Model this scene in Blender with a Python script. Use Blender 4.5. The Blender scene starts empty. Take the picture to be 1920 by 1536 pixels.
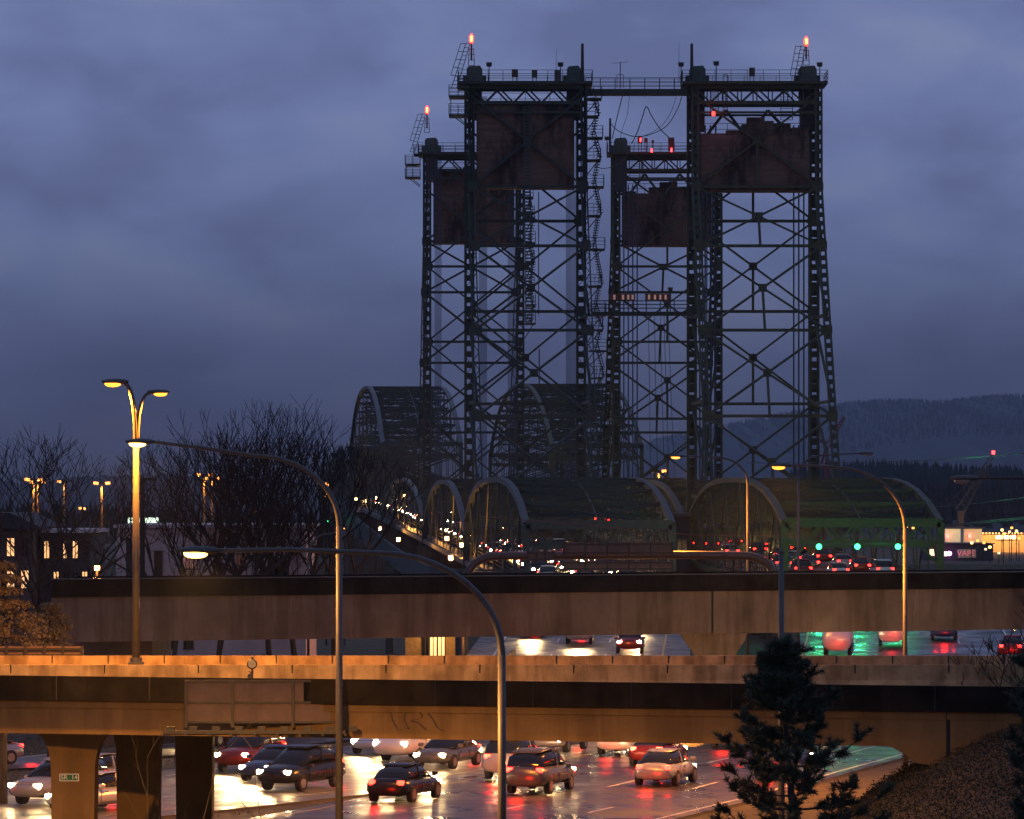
import bpy, math, random
from mathutils import Vector, Matrix
R = random.Random(7)
SC = bpy.context.scene
COL = SC.collection
# ---------------------------------------------------------------- camera, sky, sun, exposure
H = 12.2            # eye height above the freeway
F = 8200.0          # focal length in photo pixels (1920 wide)
cam_d = bpy.data.cameras.new('camera'); cam = bpy.data.objects.new('camera', cam_d); COL.objects.link(cam)
cam.location = (0, 0, H); cam.rotation_euler = (math.pi/2, 0, 0)
cam_d.sensor_width = 36; cam_d.lens = F/1920*36; cam_d.shift_y = 157/1920
cam_d.clip_start = 1; cam_d.clip_end = 30000
SC.camera = cam
SC.render.resolution_x = 1024; SC.render.resolution_y = 819
SC.view_settings.view_transform = 'Standard'; SC.view_settings.look = 'None'
SC.view_settings.exposure = 0; SC.view_settings.gamma = 1

W = bpy.data.worlds.new('World'); SC.world = W; W.use_nodes = True
nt = W.node_tree; nt.nodes.clear()
def N(tree, typ, **kw):
    n = tree.nodes.new(typ)
    for k, v in kw.items(): setattr(n, k, v)
    return n
def L(tree, a, b): tree.links.new(a, b)
def ramp(tree, stops):
    r = N(tree, 'ShaderNodeValToRGB'); e = r.color_ramp.elements
    e[0].position, e[0].color = stops[0][0], (*stops[0][1], 1) if len(stops[0][1]) == 3 else stops[0][1]
    e[1].position, e[1].color = stops[-1][0], (*stops[-1][1], 1)
    for p, c in stops[1:-1]:
        q = e.new(p); q.color = (*c, 1)
    return r
out = N(nt, 'ShaderNodeOutputWorld'); bg = N(nt, 'ShaderNodeBackground'); L(nt, bg.outputs[0], out.inputs[0])
sky = N(nt, 'ShaderNodeTexSky', sky_type='NISHITA', sun_disc=False, sun_elevation=math.radians(1.0), sun_rotation=math.radians(200))
tc = N(nt, 'ShaderNodeTexCoord'); sep = N(nt, 'ShaderNodeSeparateXYZ'); L(nt, tc.outputs['Generated'], sep.inputs[0])
el = ramp(nt, [(0.0, (.022, .024, .036)), (.015, (.042, .050, .098)), (.03, (.062, .080, .160)), (.055, (.105, .142, .285)), (.085, (.138, .182, .365)), (1.0, (.14, .18, .35))])
L(nt, sep.outputs['Z'], el.inputs[0])
mp = N(nt, 'ShaderNodeMapping'); mp.inputs['Scale'].default_value = (1, 1, 2.2); L(nt, tc.outputs['Generated'], mp.inputs[0])
n1 = N(nt, 'ShaderNodeTexNoise'); n1.inputs['Scale'].default_value = 17; n1.inputs['Detail'].default_value = 5; n1.inputs['Roughness'].default_value = .5; n1.inputs['Distortion'].default_value = .3
L(nt, mp.outputs[0], n1.inputs['Vector'])
c1 = ramp(nt, [(.36, (0, 0, 0)), (.68, (1, 1, 1))]); L(nt, n1.outputs[0], c1.inputs[0])
mx = N(nt, 'ShaderNodeMix', data_type='RGBA', blend_type='MULTIPLY')      # cloud bellies: dim and mauve
c2 = ramp(nt, [(0, (.74, .72, .76)), (.5, (.96, .96, .97)), (1, (1.25, 1.15, 1.04))]); L(nt, c1.outputs[0], c2.inputs[0])
mx.inputs[0].default_value = 1; L(nt, el.outputs[0], mx.inputs[6]); L(nt, c2.outputs[0], mx.inputs[7])
ad = N(nt, 'ShaderNodeMix', data_type='RGBA', blend_type='ADD'); ad.inputs[0].default_value = .006
L(nt, mx.outputs[2], ad.inputs[6]); L(nt, sky.outputs[0], ad.inputs[7]); L(nt, ad.outputs[2], bg.inputs[0])
bg.inputs[1].default_value = 1.12
sd = bpy.data.lights.new('sun', 'SUN'); sun = bpy.data.objects.new('sun', sd); COL.objects.link(sun)
sd.energy = .03; sd.angle = math.radians(30); sd.color = (.8, .85, 1)
sun.rotation_euler = (math.radians(60), 0, math.radians(200))

# ---------------------------------------------------------------- helpers
def P(px, py, D): return Vector(((px-960)/F*D, D, H+(925-py)/F*D))
def X(px, D): return (px-960)/F*D
def Z(py, D): return H+(925-py)/F*D

class MB:
    def __init__(s): s.v = []; s.f = []; s.m = []
    def add(s, vs, fs, mi=0):
        b = len(s.v); s.v += [tuple(v) for v in vs]; s.f += [tuple(b+i for i in f) for f in fs]; s.m += [mi]*len(fs); return s
    def box(s, x0, x1, y0, y1, z0, z1, mi=0):
        return s.add([(x0,y0,z0),(x1,y0,z0),(x1,y1,z0),(x0,y1,z0),(x0,y0,z1),(x1,y0,z1),(x1,y1,z1),(x0,y1,z1)],
                     [(0,3,2,1),(4,5,6,7),(0,1,5,4),(1,2,6,5),(2,3,7,6),(3,0,4,7)], mi)
    def bar(s, p, q, w, h=None, mi=0):
        h = w if h is None else h
        p = Vector(p); q = Vector(q); d = q-p
        if d.length < 1e-6: return s
        d.normalize(); up = Vector((0,0,1)) if abs(d.z) < .9 else Vector((0,1,0))
        a = d.cross(up).normalized(); b = a.cross(d).normalized(); a *= w/2; b *= h/2
        vs = [p-a-b, p+a-b, p+a+b, p-a+b, q-a-b, q+a-b, q+a+b, q-a+b]
        return s.add(vs, [(0,1,2,3),(7,6,5,4),(0,4,5,1),(1,5,6,2),(2,6,7,3),(3,7,4,0)], mi)
    def tube(s, pts, r, n=8, r2=None, mi=0, cap=True):
        pts = [Vector(p) for p in pts]; m = len(pts); rings = []; b0 = len(s.v)
        a = None
        for i, p in enumerate(pts):
            d = (pts[min(i+1, m-1)]-pts[max(i-1, 0)])
            if d.length < 1e-9: d = Vector((0,0,1))
            d.normalize()
            if a is None:
                u = Vector((0,0,1)) if abs(d.z) < .9 else Vector((0,1,0)); a = d.cross(u).normalized()
            else:
                a = (a - d*a.dot(d)).normalized()
            b = d.cross(a)
            rr = r if r2 is None else r+(r2-r)*i/(m-1)
            for k in range(n):
                t = 2*math.pi*k/n; s.v.append(tuple(p+a*(rr*math.cos(t))+b*(rr*math.sin(t))))
        for i in range(m-1):
            for k in range(n):
                s.f.append((b0+i*n+k, b0+i*n+(k+1)%n, b0+(i+1)*n+(k+1)%n, b0+(i+1)*n+k)); s.m.append(mi)
        if cap and n > 2:
            s.f.append(tuple(b0+k for k in reversed(range(n)))); s.f.append(tuple(b0+(m-1)*n+k for k in range(n))); s.m += [mi, mi]
        return s
    def prism(s, poly, axis, a, b, mi=0):      # poly of 2D pts; axis 'y' -> (x,z) extruded in y ; 'x' -> (y,z) ; 'z' -> (x,y)
        n = len(poly)
        def mk(p, t):
            return (p[0], t, p[1]) if axis == 'y' else ((t, p[0], p[1]) if axis == 'x' else (p[0], p[1], t))
        vs = [mk(p, a) for p in poly]+[mk(p, b) for p in poly]
        fs = [tuple(range(n)), tuple(range(2*n-1, n-1, -1))]+[(i, i+n, (i+1)%n+n, (i+1)%n) for i in range(n)]
        return s.add(vs, fs, mi)
    def sweep(s, path, sec, mi=0, closed=True):  # path: list of (x,y,z); sec: list of (offset to right of travel, dz)
        b0 = len(s.v); n = len(sec); m = len(path)
        for i, p in enumerate(path):
            a = Vector(path[max(i-1,0)]); b = Vector(path[min(i+1,m-1)]); d = (b-a); d.z = 0; d.normalize(); r = Vector((d.y, -d.x, 0))
            for o, dz in sec: q = Vector(p)+r*o; s.v.append((q.x, q.y, q.z+dz))
        for i in range(m-1):
            for k in range(n if closed else n-1):
                s.f.append((b0+i*n+k, b0+i*n+(k+1)%n, b0+(i+1)*n+(k+1)%n, b0+(i+1)*n+k)); s.m.append(mi)
        if closed:
            s.f.append(tuple(b0+k for k in reversed(range(n)))); s.f.append(tuple(b0+(m-1)*n+k for k in range(n))); s.m += [mi, mi]
        return s
    def build(s, name, mat, parent=None, local=False, smooth=False, bevel=0):
        me = bpy.data.meshes.new(name)
        off = Vector((0,0,0))
        if parent is not None and not local:
            q = parent
            while q is not None: off += Vector(q.location); q = q.parent
        vs = s.v if off.length == 0 else [(v[0]-off.x, v[1]-off.y, v[2]-off.z) for v in s.v]
        me.from_pydata(vs, [], s.f)
        for mm in (mat if isinstance(mat, (list, tuple)) else [mat]): me.materials.append(mm)
        if any(s.m): me.polygons.foreach_set('material_index', s.m)
        if smooth: me.polygons.foreach_set('use_smooth', [True]*len(s.f))
        me.update()
        o = bpy.data.objects.new(name, me); COL.objects.link(o)
        if parent is not None: o.parent = parent
        if bevel:
            b = o.modifiers.new('bevel', 'BEVEL'); b.width = bevel; b.segments = 2; b.limit_method = 'ANGLE'
        return o
def tag(o, label=None, cat=None, group=None, kind=None):
    if label: o['label'] = label
    if cat: o['category'] = cat
    if group: o['group'] = group
    if kind: o['kind'] = kind
    return o
def thing(name, label, cat, loc=(0,0,0), group=None, rz=0):
    o = bpy.data.objects.new(name, None); o.empty_display_size = .5; COL.objects.link(o)
    o.location = loc; o.rotation_euler = (0,0,rz); return tag(o, label, cat, group)
def struct(mb, name, mat, smooth=False): return tag(mb.build(name, mat, smooth=smooth), kind='structure')
def copy_tree(o, parent=None, skip=()):
    c = o.copy(); COL.objects.link(c)
    if parent is not None: c.parent = parent
    for ch in list(o.children):
        if ch.name.split('.')[0] not in skip: copy_tree(ch, c, skip)
    return c
def spot(name, parent, loc, aim, energy, color, size=120, blend=.6, radius=.15):
    d = bpy.data.lights.new(name, 'SPOT'); d.energy = energy; d.color = color; d.spot_size = math.radians(size); d.spot_blend = blend; d.shadow_soft_size = radius
    o = bpy.data.objects.new(name, d); COL.objects.link(o); o.parent = parent; o.location = loc
    o.rotation_euler = Vector(aim).to_track_quat('-Z', 'Y').to_euler(); return o
def point(name, parent, loc, energy, color, radius=.15):
    d = bpy.data.lights.new(name, 'POINT'); d.energy = energy; d.color = color; d.shadow_soft_size = radius
    o = bpy.data.objects.new(name, d); COL.objects.link(o); o.parent = parent; o.location = loc; return o

# ---------------------------------------------------------------- materials
def mat(name, base, rough=.7, metal=0, var=.25, scale=3, bump=0, streak=0, stain=None, spec=.5, coords='Object', vscale=(1,1,1), joints=None):
    m = bpy.data.materials.new(name); m.use_nodes = True; t = m.node_tree; bs = t.nodes['Principled BSDF']
    bs.inputs['Roughness'].default_value = rough; bs.inputs['Metallic'].default_value = metal
    bs.inputs['Specular IOR Level'].default_value = spec
    co = N(t, 'ShaderNodeTexCoord'); mpp = N(t, 'ShaderNodeMapping'); mpp.inputs['Scale'].default_value = vscale; L(t, co.outputs[coords], mpp.inputs[0])
    no = N(t, 'ShaderNodeTexNoise'); no.inputs['Scale'].default_value = scale; no.inputs['Detail'].default_value = 6; no.inputs['Roughness'].default_value = .6; L(t, mpp.outputs[0], no.inputs['Vector'])
    lo = tuple(c*(1-var) for c in base); hi = tuple(min(1, c*(1+var)) for c in base)
    rp = ramp(t, [(.3, lo), (.7, hi)]); L(t, no.outputs[0], rp.inputs[0]); col = rp.outputs[0]
    if streak:
        mp2 = N(t, 'ShaderNodeMapping'); mp2.inputs['Scale'].default_value = (1.1, 1.1, .10) if name != 'counterweight_concrete' else (.55, .3, .16); L(t, co.outputs[coords], mp2.inputs[0])
        n2 = N(t, 'ShaderNodeTexNoise'); n2.inputs['Scale'].default_value = 1.0; n2.inputs['Detail'].default_value = 5; n2.inputs['Roughness'].default_value = .65; L(t, mp2.outputs[0], n2.inputs['Vector'])
        r2 = ramp(t, [(.38, stain or (.35,.32,.30)), (.45, tuple(.35+.6*c for c in (stain or (.35,.32,.30)))), (.54, (1,1,1))]); L(t, n2.outputs[0], r2.inputs[0])
        mm = N(t, 'ShaderNodeMix', data_type='RGBA', blend_type='MULTIPLY'); mm.inputs[0].default_value = streak
        L(t, col, mm.inputs[6]); L(t, r2.outputs[0], mm.inputs[7]); col = mm.outputs[2]
    L(t, col, bs.inputs['Base Color'])
    if bump:
        bp = N(t, 'ShaderNodeBump'); bp.inputs['Strength'].default_value = bump; bp.inputs['Distance'].default_value = .05
        n3 = N(t, 'ShaderNodeTexNoise'); n3.inputs['Scale'].default_value = scale*6; n3.inputs['Detail'].default_value = 4; L(t, mpp.outputs[0], n3.inputs['Vector'])
        L(t, n3.outputs[0], bp.inputs['Height']); L(t, bp.outputs[0], bs.inputs['Normal'])
    return m
def emis(name, color, strength, base=(.8,.8,.8)):
    m = bpy.data.materials.new(name); m.use_nodes = True; bs = m.node_tree.nodes['Principled BSDF']
    bs.inputs['Base Color'].default_value = (*base, 1); bs.inputs['Emission Color'].default_value = (*color, 1); bs.inputs['Emission Strength'].default_value = strength
    return m
def wet(name, base, r0, r1, scale):
    m = mat(name, base, var=.3, scale=.8, bump=.05); t = m.node_tree; bs = t.nodes['Principled BSDF']
    co = N(t, 'ShaderNodeTexCoord'); n = N(t, 'ShaderNodeTexNoise'); n.inputs['Scale'].default_value = scale; n.inputs['Detail'].default_value = 5; L(t, co.outputs['Object'], n.inputs['Vector'])
    mr = N(t, 'ShaderNodeMapRange'); mr.inputs[1].default_value = .35; mr.inputs[2].default_value = .65; mr.inputs[3].default_value = r0; mr.inputs[4].default_value = r1
    L(t, n.outputs[0], mr.inputs[0]); L(t, mr.outputs[0], bs.inputs['Roughness']); return m
M = {}
M['steelL'] = mat('green_black_steel', (.024,.034,.028), .6, .0, .4, 1.5)
M['steelR'] = mat('olive_steel', (.040,.046,.020), .6, .0, .4, 1.5)
M['steelTop'] = mat('paler_green_steel', (.036,.045,.038), .5, 0, .35, 2)  # a little paler and smoother than the other left bridge steel
M['grey_steel'] = mat('galvanised_steel', (.085,.08,.07), .5, .2, .2, 4)
M['dark_steel'] = mat('dark_steel', (.03,.03,.03), .5, .2, .3, 4)
M['housing'] = mat('machine_green', (.05,.085,.065), .55, 0, .3, 2)
M['rust'] = mat('rust_red_panel', (.16,.075,.055), .7, 0, .35, 3, streak=.4)
M['cw'] = mat('counterweight_concrete', (.14,.082,.062), .9, 0, .35, .9, bump=.3, streak=.95, stain=(.15,.13,.12), vscale=(.5,1,3.5))
M['rope'] = mat('wire_rope', (.05,.06,.09), .5, .3, .2, 4)
M['conc_far'] = mat('old_bridge_concrete', (.155,.108,.075), .9, 0, .35, .3, bump=.2, streak=.65, stain=(.5,.46,.42), spec=.12)
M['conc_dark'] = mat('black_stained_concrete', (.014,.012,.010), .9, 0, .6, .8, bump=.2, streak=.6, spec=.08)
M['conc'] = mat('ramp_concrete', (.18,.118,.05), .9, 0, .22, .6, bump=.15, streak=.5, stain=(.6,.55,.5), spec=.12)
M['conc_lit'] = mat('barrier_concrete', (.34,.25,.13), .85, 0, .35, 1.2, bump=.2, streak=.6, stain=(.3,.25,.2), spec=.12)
M['joint'] = mat('joint_gap', (.015,.014,.013), .9)
M['road'] = wet('wet_asphalt', (.040,.036,.034), .2, .55, .35)
M['roadc'] = wet('wet_concrete_road', (.13,.12,.105), .28, .6, .6)
M['paint'] = mat('white_road_paint', (.6,.6,.57), .4, 0, .3, 6)
M['ypaint'] = mat('yellow_road_paint', (.55,.36,.06), .4, 0, .3, 6)
M['grass'] = mat('winter_grass', (.055,.045,.02), .95, 0, .5, .7, bump=.8)
M['soil'] = mat('ivy_soil', (.03,.022,.014), .95, 0, .5, 1.5, bump=.8)
M['ivy'] = mat('ivy_leaf', (.016,.018,.006), .9, 0, .6, 20)
M['leaf_litter'] = mat('dead_leaf', (.06,.030,.012), .7, 0, .5, 20)
M['needle'] = mat('pine_needle', (.028,.045,.020), .6, 0, .4, 6)
M['needle2'] = mat('cedar_foliage', (.16,.12,.04), .7, 0, .5, 3)
M['bush'] = mat('shrub_leaf', (.05,.075,.025), .7, 0, .5, 6)
M['bark'] = mat('tree_bark', (.028,.021,.017), .9, 0, .3, 8, bump=.4)
M['twig'] = mat('bare_twig', (.016,.013,.012), .9, 0, .3, 8)
M['water'] = mat('river_water', (.01,.013,.02), .12, 0, .2, .1)
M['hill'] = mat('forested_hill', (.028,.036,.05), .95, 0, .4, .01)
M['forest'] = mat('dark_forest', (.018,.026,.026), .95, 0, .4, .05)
M['wallw'] = mat('pale_render', (.60,.48,.44), .85, 0, .12, .7, streak=.3, stain=(.6,.55,.5))
M['wallb'] = mat('brown_wall', (.09,.06,.05), .85, 0, .3, 1)
M['walld'] = mat('dark_wall', (.05,.045,.045), .85, 0, .3, 1)
M['roof'] = mat('dark_roof', (.03,.03,.035), .8, 0, .3, 1)
M['glass'] = mat('dark_glass', (.01,.012,.015), .08, 0, .1, 1)
M['tyre'] = mat('tyre_rubber', (.012,.012,.012), .8)
M['rim'] = mat('wheel_rim', (.3,.3,.31), .3, .8, .1, 5)
M['sodium'] = emis('sodium_lamp', (1,.30,.012), 4.2)
M['sodium_far'] = emis('far_sodium_lamp', (1,.32,.03), 4)
M['warm'] = emis('warm_white_lamp', (1,.62,.12), 9)
M['redlamp'] = emis('red_beacon', (1,.022,.004), 4)
M['redlamp2'] = emis('red_warning_lamp', (1,.02,.02), 10)
M['head'] = emis('headlamp', (1,.66,.28), 200)
M['tail'] = emis('tail_lamp', (1,.008,.003), 16)
M['amber'] = emis('amber_marker', (1,.35,.03), 10)
M['greenlamp'] = emis('green_signal', (.02,1,.30), 5)
M['win'] = emis('lit_window', (1,.50,.16), 1.4)
M['winw'] = emis('bright_window', (1,.72,.38), 1.6)
M['signgreen'] = mat('sign_green', (.008,.14,.06), .4, 0, .1, 3)
M['signwhite'] = mat('sign_white', (.75,.75,.72), .4, 0, .05, 3)
M['signlit'] = emis('lit_sign', (.75,1,.7), 1.6)
M['magenta'] = emis('magenta_lamp', (.9,.3,1), 12)
M['red_neon'] = emis('red_lettering', (1,.06,.05), .5)
M['lens_off'] = mat('unlit_lens', (.3,.3,.28), .2)
M['signback'] = mat('aluminium_sign_back', (.13,.085,.065), .6, .1, .2, 2, streak=.3)
M['graf'] = mat('graffiti_paint', (.055,.038,.02), .8, 0, .5, 5)

# ---------------------------------------------------------------- road geometry
def lerp(a, b, t): return a+(b-a)*t
def interp(pts, x):
    if x <= pts[0][0]: return pts[0][1]
    for (a, b), (c, d) in zip(pts, pts[1:]):
        if x <= c: return b+(d-b)*(x-a)/(c-a)
    return pts[-1][1]
ZPROF = [(0,-12.2),(240,-12.2),(255,-12.05),(285,-10.95),(330,-9.1),(350,-8.35),(363,-8.0),(400,-7.3),(450,-6.4),(540,-5.1),(675,-3.3),(756,-2.3),(837,-2.6),(960,-4.6),(1080,-7)]
def zr(D): return H+interp(ZPROF, D)
def smooth_path(pts, n=8):
    res = []
    for i in range(len(pts)-1):
        p0 = pts[max(i-1,0)]; p1 = pts[i]; p2 = pts[i+1]; p3 = pts[min(i+2,len(pts)-1)]
        for k in range(n):
            t = k/n; q = []
            for a, b, c, d in zip(p0, p1, p2, p3):
                q.append(.5*((2*b)+(-a+c)*t+(2*a-5*b+4*c-d)*t*t+(-a+3*b-3*c+d)*t**3))
            res.append(tuple(q))
    res.append(tuple(pts[-1])); return res
LX = lambda D: -4.39-.0677*(D-450)      # left plane of the left bridge
RX = lambda D: 18.5-.0625*(D-450)       # left plane of the right bridge
WL, WR = 11.5, 12.6
white_path = [(-60,118),(-42,138),(-27,158),(-12.4,181),(-6.2,196),(-1.2,208),(1.6,222),(3.0,250),(4.4,290),(5.8,320),(LX(363)+WL/2,363)]
red_path = [(-26,120),(-8.5,148),(1.2,173),(8,195),(14.2,216),(19,240),(24.3,275),(26.8,297),(29.3,330),(RX(360)+WR/2,360),(RX(371)+WR/2,371)]
exit_path = [(-60,178),(-36,188),(-23,197),(-18.9,204),(-14.4,211.5),(-9.7,220),(-5,236),(-3,250)]
ramp_path = [(12,205),(20,232),(28,262),(33.5,290),(41,315),(52,345)]
def path3(p, dz=0): return [(x, D, zr(D)+dz) for x, D in smooth_path(p)]
def lane_pt(p, D, off):
    sp = smooth_path(p)
    for (x0,d0),(x1,d1) in zip(sp, sp[1:]):
        if d0 <= D <= d1 or (d1 < d0 and d1 <= D <= d0):
            t = (D-d0)/(d1-d0); v = Vector((x1-x0, d1-d0)).normalized(); r = Vector((v.y,-v.x))
            return Vector((lerp(x0,x1,t)+r.x*off, D+r.y*off, zr(D+r.y*off))), math.atan2(v.y, v.x)
    raise ValueError(D)

# ground: one sheet out to the horizon, with the river channel
def gz(x, D):
    base = interp([(0,-.10),(378,-.10),(398,-9),(880,-9),(905,-2.5),(2500,-2.0),(12000,-2)], D)
    if x > 14 and D < 137:   # bank beside the ramp
        pass
    return base
g = MB(); xs = [-6000,-1500,-500,-200,-120,-80,-50,-30,-15,0,15,30,45,60,80,120,200,500,1500,6000]
ys = [-60,0,60,100,140,180,220,260,300,340,378,398,600,880,905,1200,1800,2500,5000,12000]
nv = len(xs)
for y in ys:
    for x in xs: g.v.append((x, y, gz(x, y)))
for j in range(len(ys)-1):
    for i in range(nv-1):
        a = j*nv+i; g.f.append((a,a+1,a+nv+1,a+nv)); g.m.append(0)
struct(g, 'ground', M['grass'])
struct(MB().box(-6000,6000,390,893,-6.4,-6.2), 'river', M['water'])

def road(name, path, hw, matl, z=0, skirt=True):
    m = MB(); pp = path3(path, z)
    sec = [(-hw,0),(hw,0)]
    m.sweep(pp, sec, closed=False)
    for o in (-hw, hw):
        mm = MB()
    # side slopes so that the raised part stands on the ground
    m2 = MB(); m2.sweep(pp, [(-hw,-.01),(-hw-1.2,-1.6),(-hw-1.2,-6)], closed=False); m2.sweep(pp, [(hw+1.2,-6),(hw+1.2,-1.6),(hw,-.01)], closed=False)
    o = struct(m, name, matl)
    return o, m2
e1, s1 = road('exit_road', exit_path, 2.9, M['road'], -.008)
e2, s2 = road('freeway_southbound', white_path, 7.4, M['roadc'])
e3, s3 = road('freeway_northbound', red_path, 7.6, M['road'], .004)
e4, s4 = road('slip_road', ramp_path, 4.2, M['road'], -.004)
struct(s2, 'verge', M['grass']); struct(s3, 'verge', M['grass']); struct(s4, 'verge', M['grass'])
# painted lines
mk = MB()
def dashes(path, off, gap=9, ln=3, w=.14, dz=.012, solid=False):
    pp = path3(path, dz)
    res = []
    acc = 0
    pts = []
    for i in range(len(pp)-1):
        a = Vector(pp[i]); b = Vector(pp[i+1]); n = max(1, int((b-a).length/1.0))
        for k in range(n): pts.append(a.lerp(b, k/n))
    i = 0
    while i < len(pts)-4:
        if solid: mk_seg(pts[i], pts[i+1], off, w); i += 1
        else:
            mk_seg(pts[i], pts[i+3], off, w); i += 12
def mk_seg(a, b, off, w):
    d = (b-a); d.z = 0; d.normalize(); r = Vector((d.y,-d.x,0))
    cur.add([a+r*(off-w/2), a+r*(off+w/2), b+r*(off+w/2), b+r*(off-w/2)], [(0,1,2,3)])
cur = MB()
for o in (-1.8, 1.8): dashes(white_path, o)
for o in (-5.6, ): dashes(white_path, o, solid=True)
for o in (-3.6, 0, 3.6): dashes(red_path, o)
dashes(red_path, 7.0, solid=True)
dashes(ramp_path, 3.6, solid=True); dashes(ramp_path, 0); dashes(exit_path, -2.5, solid=True)
struct(cur, 'lane_markings', M['paint'])
cur = MB(); dashes(white_path, 5.6, solid=True); dashes(red_path, -6.9, solid=True); struct(cur, 'yellow_lane_markings', M['ypaint'])

# ---------------------------------------------------------------- near ramp overpass
ZT = H-5.86                       # top of the ramp barriers
dn = lambda x: 140.6-(x+16.5)*.262   # near barrier distance along x (it comes nearer to the right)
xa, xb = -34, 21.5
def along(mb, x0, x1, f0, f1, z0, z1, n=10, mi=0):
    """slab between two plan curves y=f0(x) and y=f1(x)"""
    for i in range(n):
        a = lerp(x0, x1, i/n); b = lerp(x0, x1, (i+1)/n)
        mb.add([(a,f0(a),z0),(b,f0(b),z0),(b,f1(b),z0),(a,f1(a),z0),(a,f0(a),z1),(b,f0(b),z1),(b,f1(b),z1),(a,f1(a),z1)],
               [(0,3,2,1),(4,5,6,7),(0,1,5,4),(2,3,7,6)]+([(3,0,4,7)] if i == 0 else [])+([(1,2,6,5)] if i == n-1 else []), mi)
    return mb
ro = thing('ramp_overpass', 'nearest concrete ramp overpass, dark stained edge over a brown girder', 'overpass', (-2, 141, 0))
along(MB(), xa, xb, lambda x: dn(x)+.3, lambda x: 149.0, ZT-1.15, ZT-.85).build('roadway', M['road'], ro)
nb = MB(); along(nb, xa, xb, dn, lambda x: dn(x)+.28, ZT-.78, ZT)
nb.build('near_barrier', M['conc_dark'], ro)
for k in range(18):
    x = xa+1.1+k*3.05; MB().box(x-.02, x+.02, dn(x)-.006, dn(x)+.1, ZT-.77, ZT+.002).build('joint', M['joint'], ro)
gr = MB(); along(gr, xa, xb, lambda x: dn(x)+.22, lambda x: dn(x)+.6, ZT-1.86, ZT-.781)
along(gr, xa, xb, lambda x: dn(x)+.16, lambda x: dn(x)+.22, ZT-1.02, ZT-.79)
along(gr, xa, xb, lambda x: dn(x)+3.2, lambda x: dn(x)+3.7, ZT-1.86, ZT-1.16); along(gr, xa, xb, lambda x: dn(x)+6.2, lambda x: dn(x)+6.7, ZT-1.86, ZT-1.16)
gr.build('girder', M['conc'], ro)
# haunch and abutment at the right end
hz = []
for i in range(13):
    t = i/12; px = lerp(1610, 1720, t); hz.append((px, 1390+42*t**2.2))
poly = [(X(p, dn(X(p,134))), Z(y, dn(X(p,134)))) for p, y in hz]
poly = poly+[(20.6, 3.0), (20.6, ZT-1.0), (poly[0][0], ZT-1.0)]
hm = MB()
for y0, y1 in ((0.19, .7),):
    vs = [(x, dn(x)+y0, z) for x, z in poly]+[(x, dn(x)+y1+3, z) for x, z in poly]; n = len(poly)
    hm.add(vs, [tuple(range(n)), tuple(range(2*n-1, n-1, -1))]+[(i, i+n, (i+1)%n+n, (i+1)%n) for i in range(n)])
hm.build('haunch', M['conc'], ro)
x = X(1779, 132.8); MB().box(x-.06, x+.06, dn(x)+.17, dn(x)+.2, ZT-2.6, ZT-.78).build('joint', M['joint'], ro)
# pier columns with flared heads
def column(cx, cy, w, depth, fl, fr, zt, zb, matl, parent, rad=1.25):
    L_ = [(cx-w/2*.93, zb)]; pts = []
    for i in range(9):
        t = i/8*math.pi/2; pts.append((cx-w/2-fl*(1-math.cos(t)), zt-rad*(1-math.sin(t))))
    pr = []
    for i in range(9):
        t = (8-i)/8*math.pi/2; pr.append((cx+w/2+fr*(1-math.cos(t)), zt-rad*(1-math.sin(t))))
    poly = [(cx-w/2*.93, zb)]+pts+pr+[(cx+w/2*.93, zb)]
    MB().prism(poly, 'y', cy, cy+depth).build('pier', matl, parent)
zu = ZT-1.861
column(X(133, 141.4), 142.0, X(175,141)-X(92,141), 1.3, .62, .72, zu, -.1, M['conc'], ro)
column(X(255, 147), 147.6, 1.45, 1.3, .5, .5, zu, -.1, M['conc'], ro, 1.1)
column(X(365, 153), 152.6, 1.30, 1.3, .3, .3, zu, -.1, M['conc'], ro, .9)
column(X(-120, 142), 142.2, 1.5, 1.3, .62, .9, zu, -.1, M['conc'], ro)
# graffiti on the girder
def stroke(pts, D, w, parent):
    m = MB()
    q = smooth_path(pts, 6)
    for (ax, ay), (bx, by) in zip(q, q[1:]):
        a = Vector((X(ax, D), 0, Z(ay, D))); b = Vector((X(bx, D), 0, Z(by, D)))
        a.y = dn(a.x)+.214; b.y = dn(b.x)+.214
        m.bar(a, b, w, w*.2) if False else m.add([(a.x-w/2, a.y, a.z),(a.x+w/2, a.y, a.z+w/3),(b.x+w/2, b.y, b.z+w/3),(b.x-w/2, b.y, b.z)], [(0,1,2,3)])
    return m
for pts in ([(733,1328),(738,1350),(748,1366),(762,1364)], [(768,1366),(760,1348),(764,1334),(778,1330),(792,1338),(790,1346),(772,1350),(786,1354),(800,1367)], [(800,1332),(812,1345),(822,1362),(834,1368)]):
    stroke(pts, 138, .07, ro).build('graffiti', M['graf'], ro)

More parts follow.
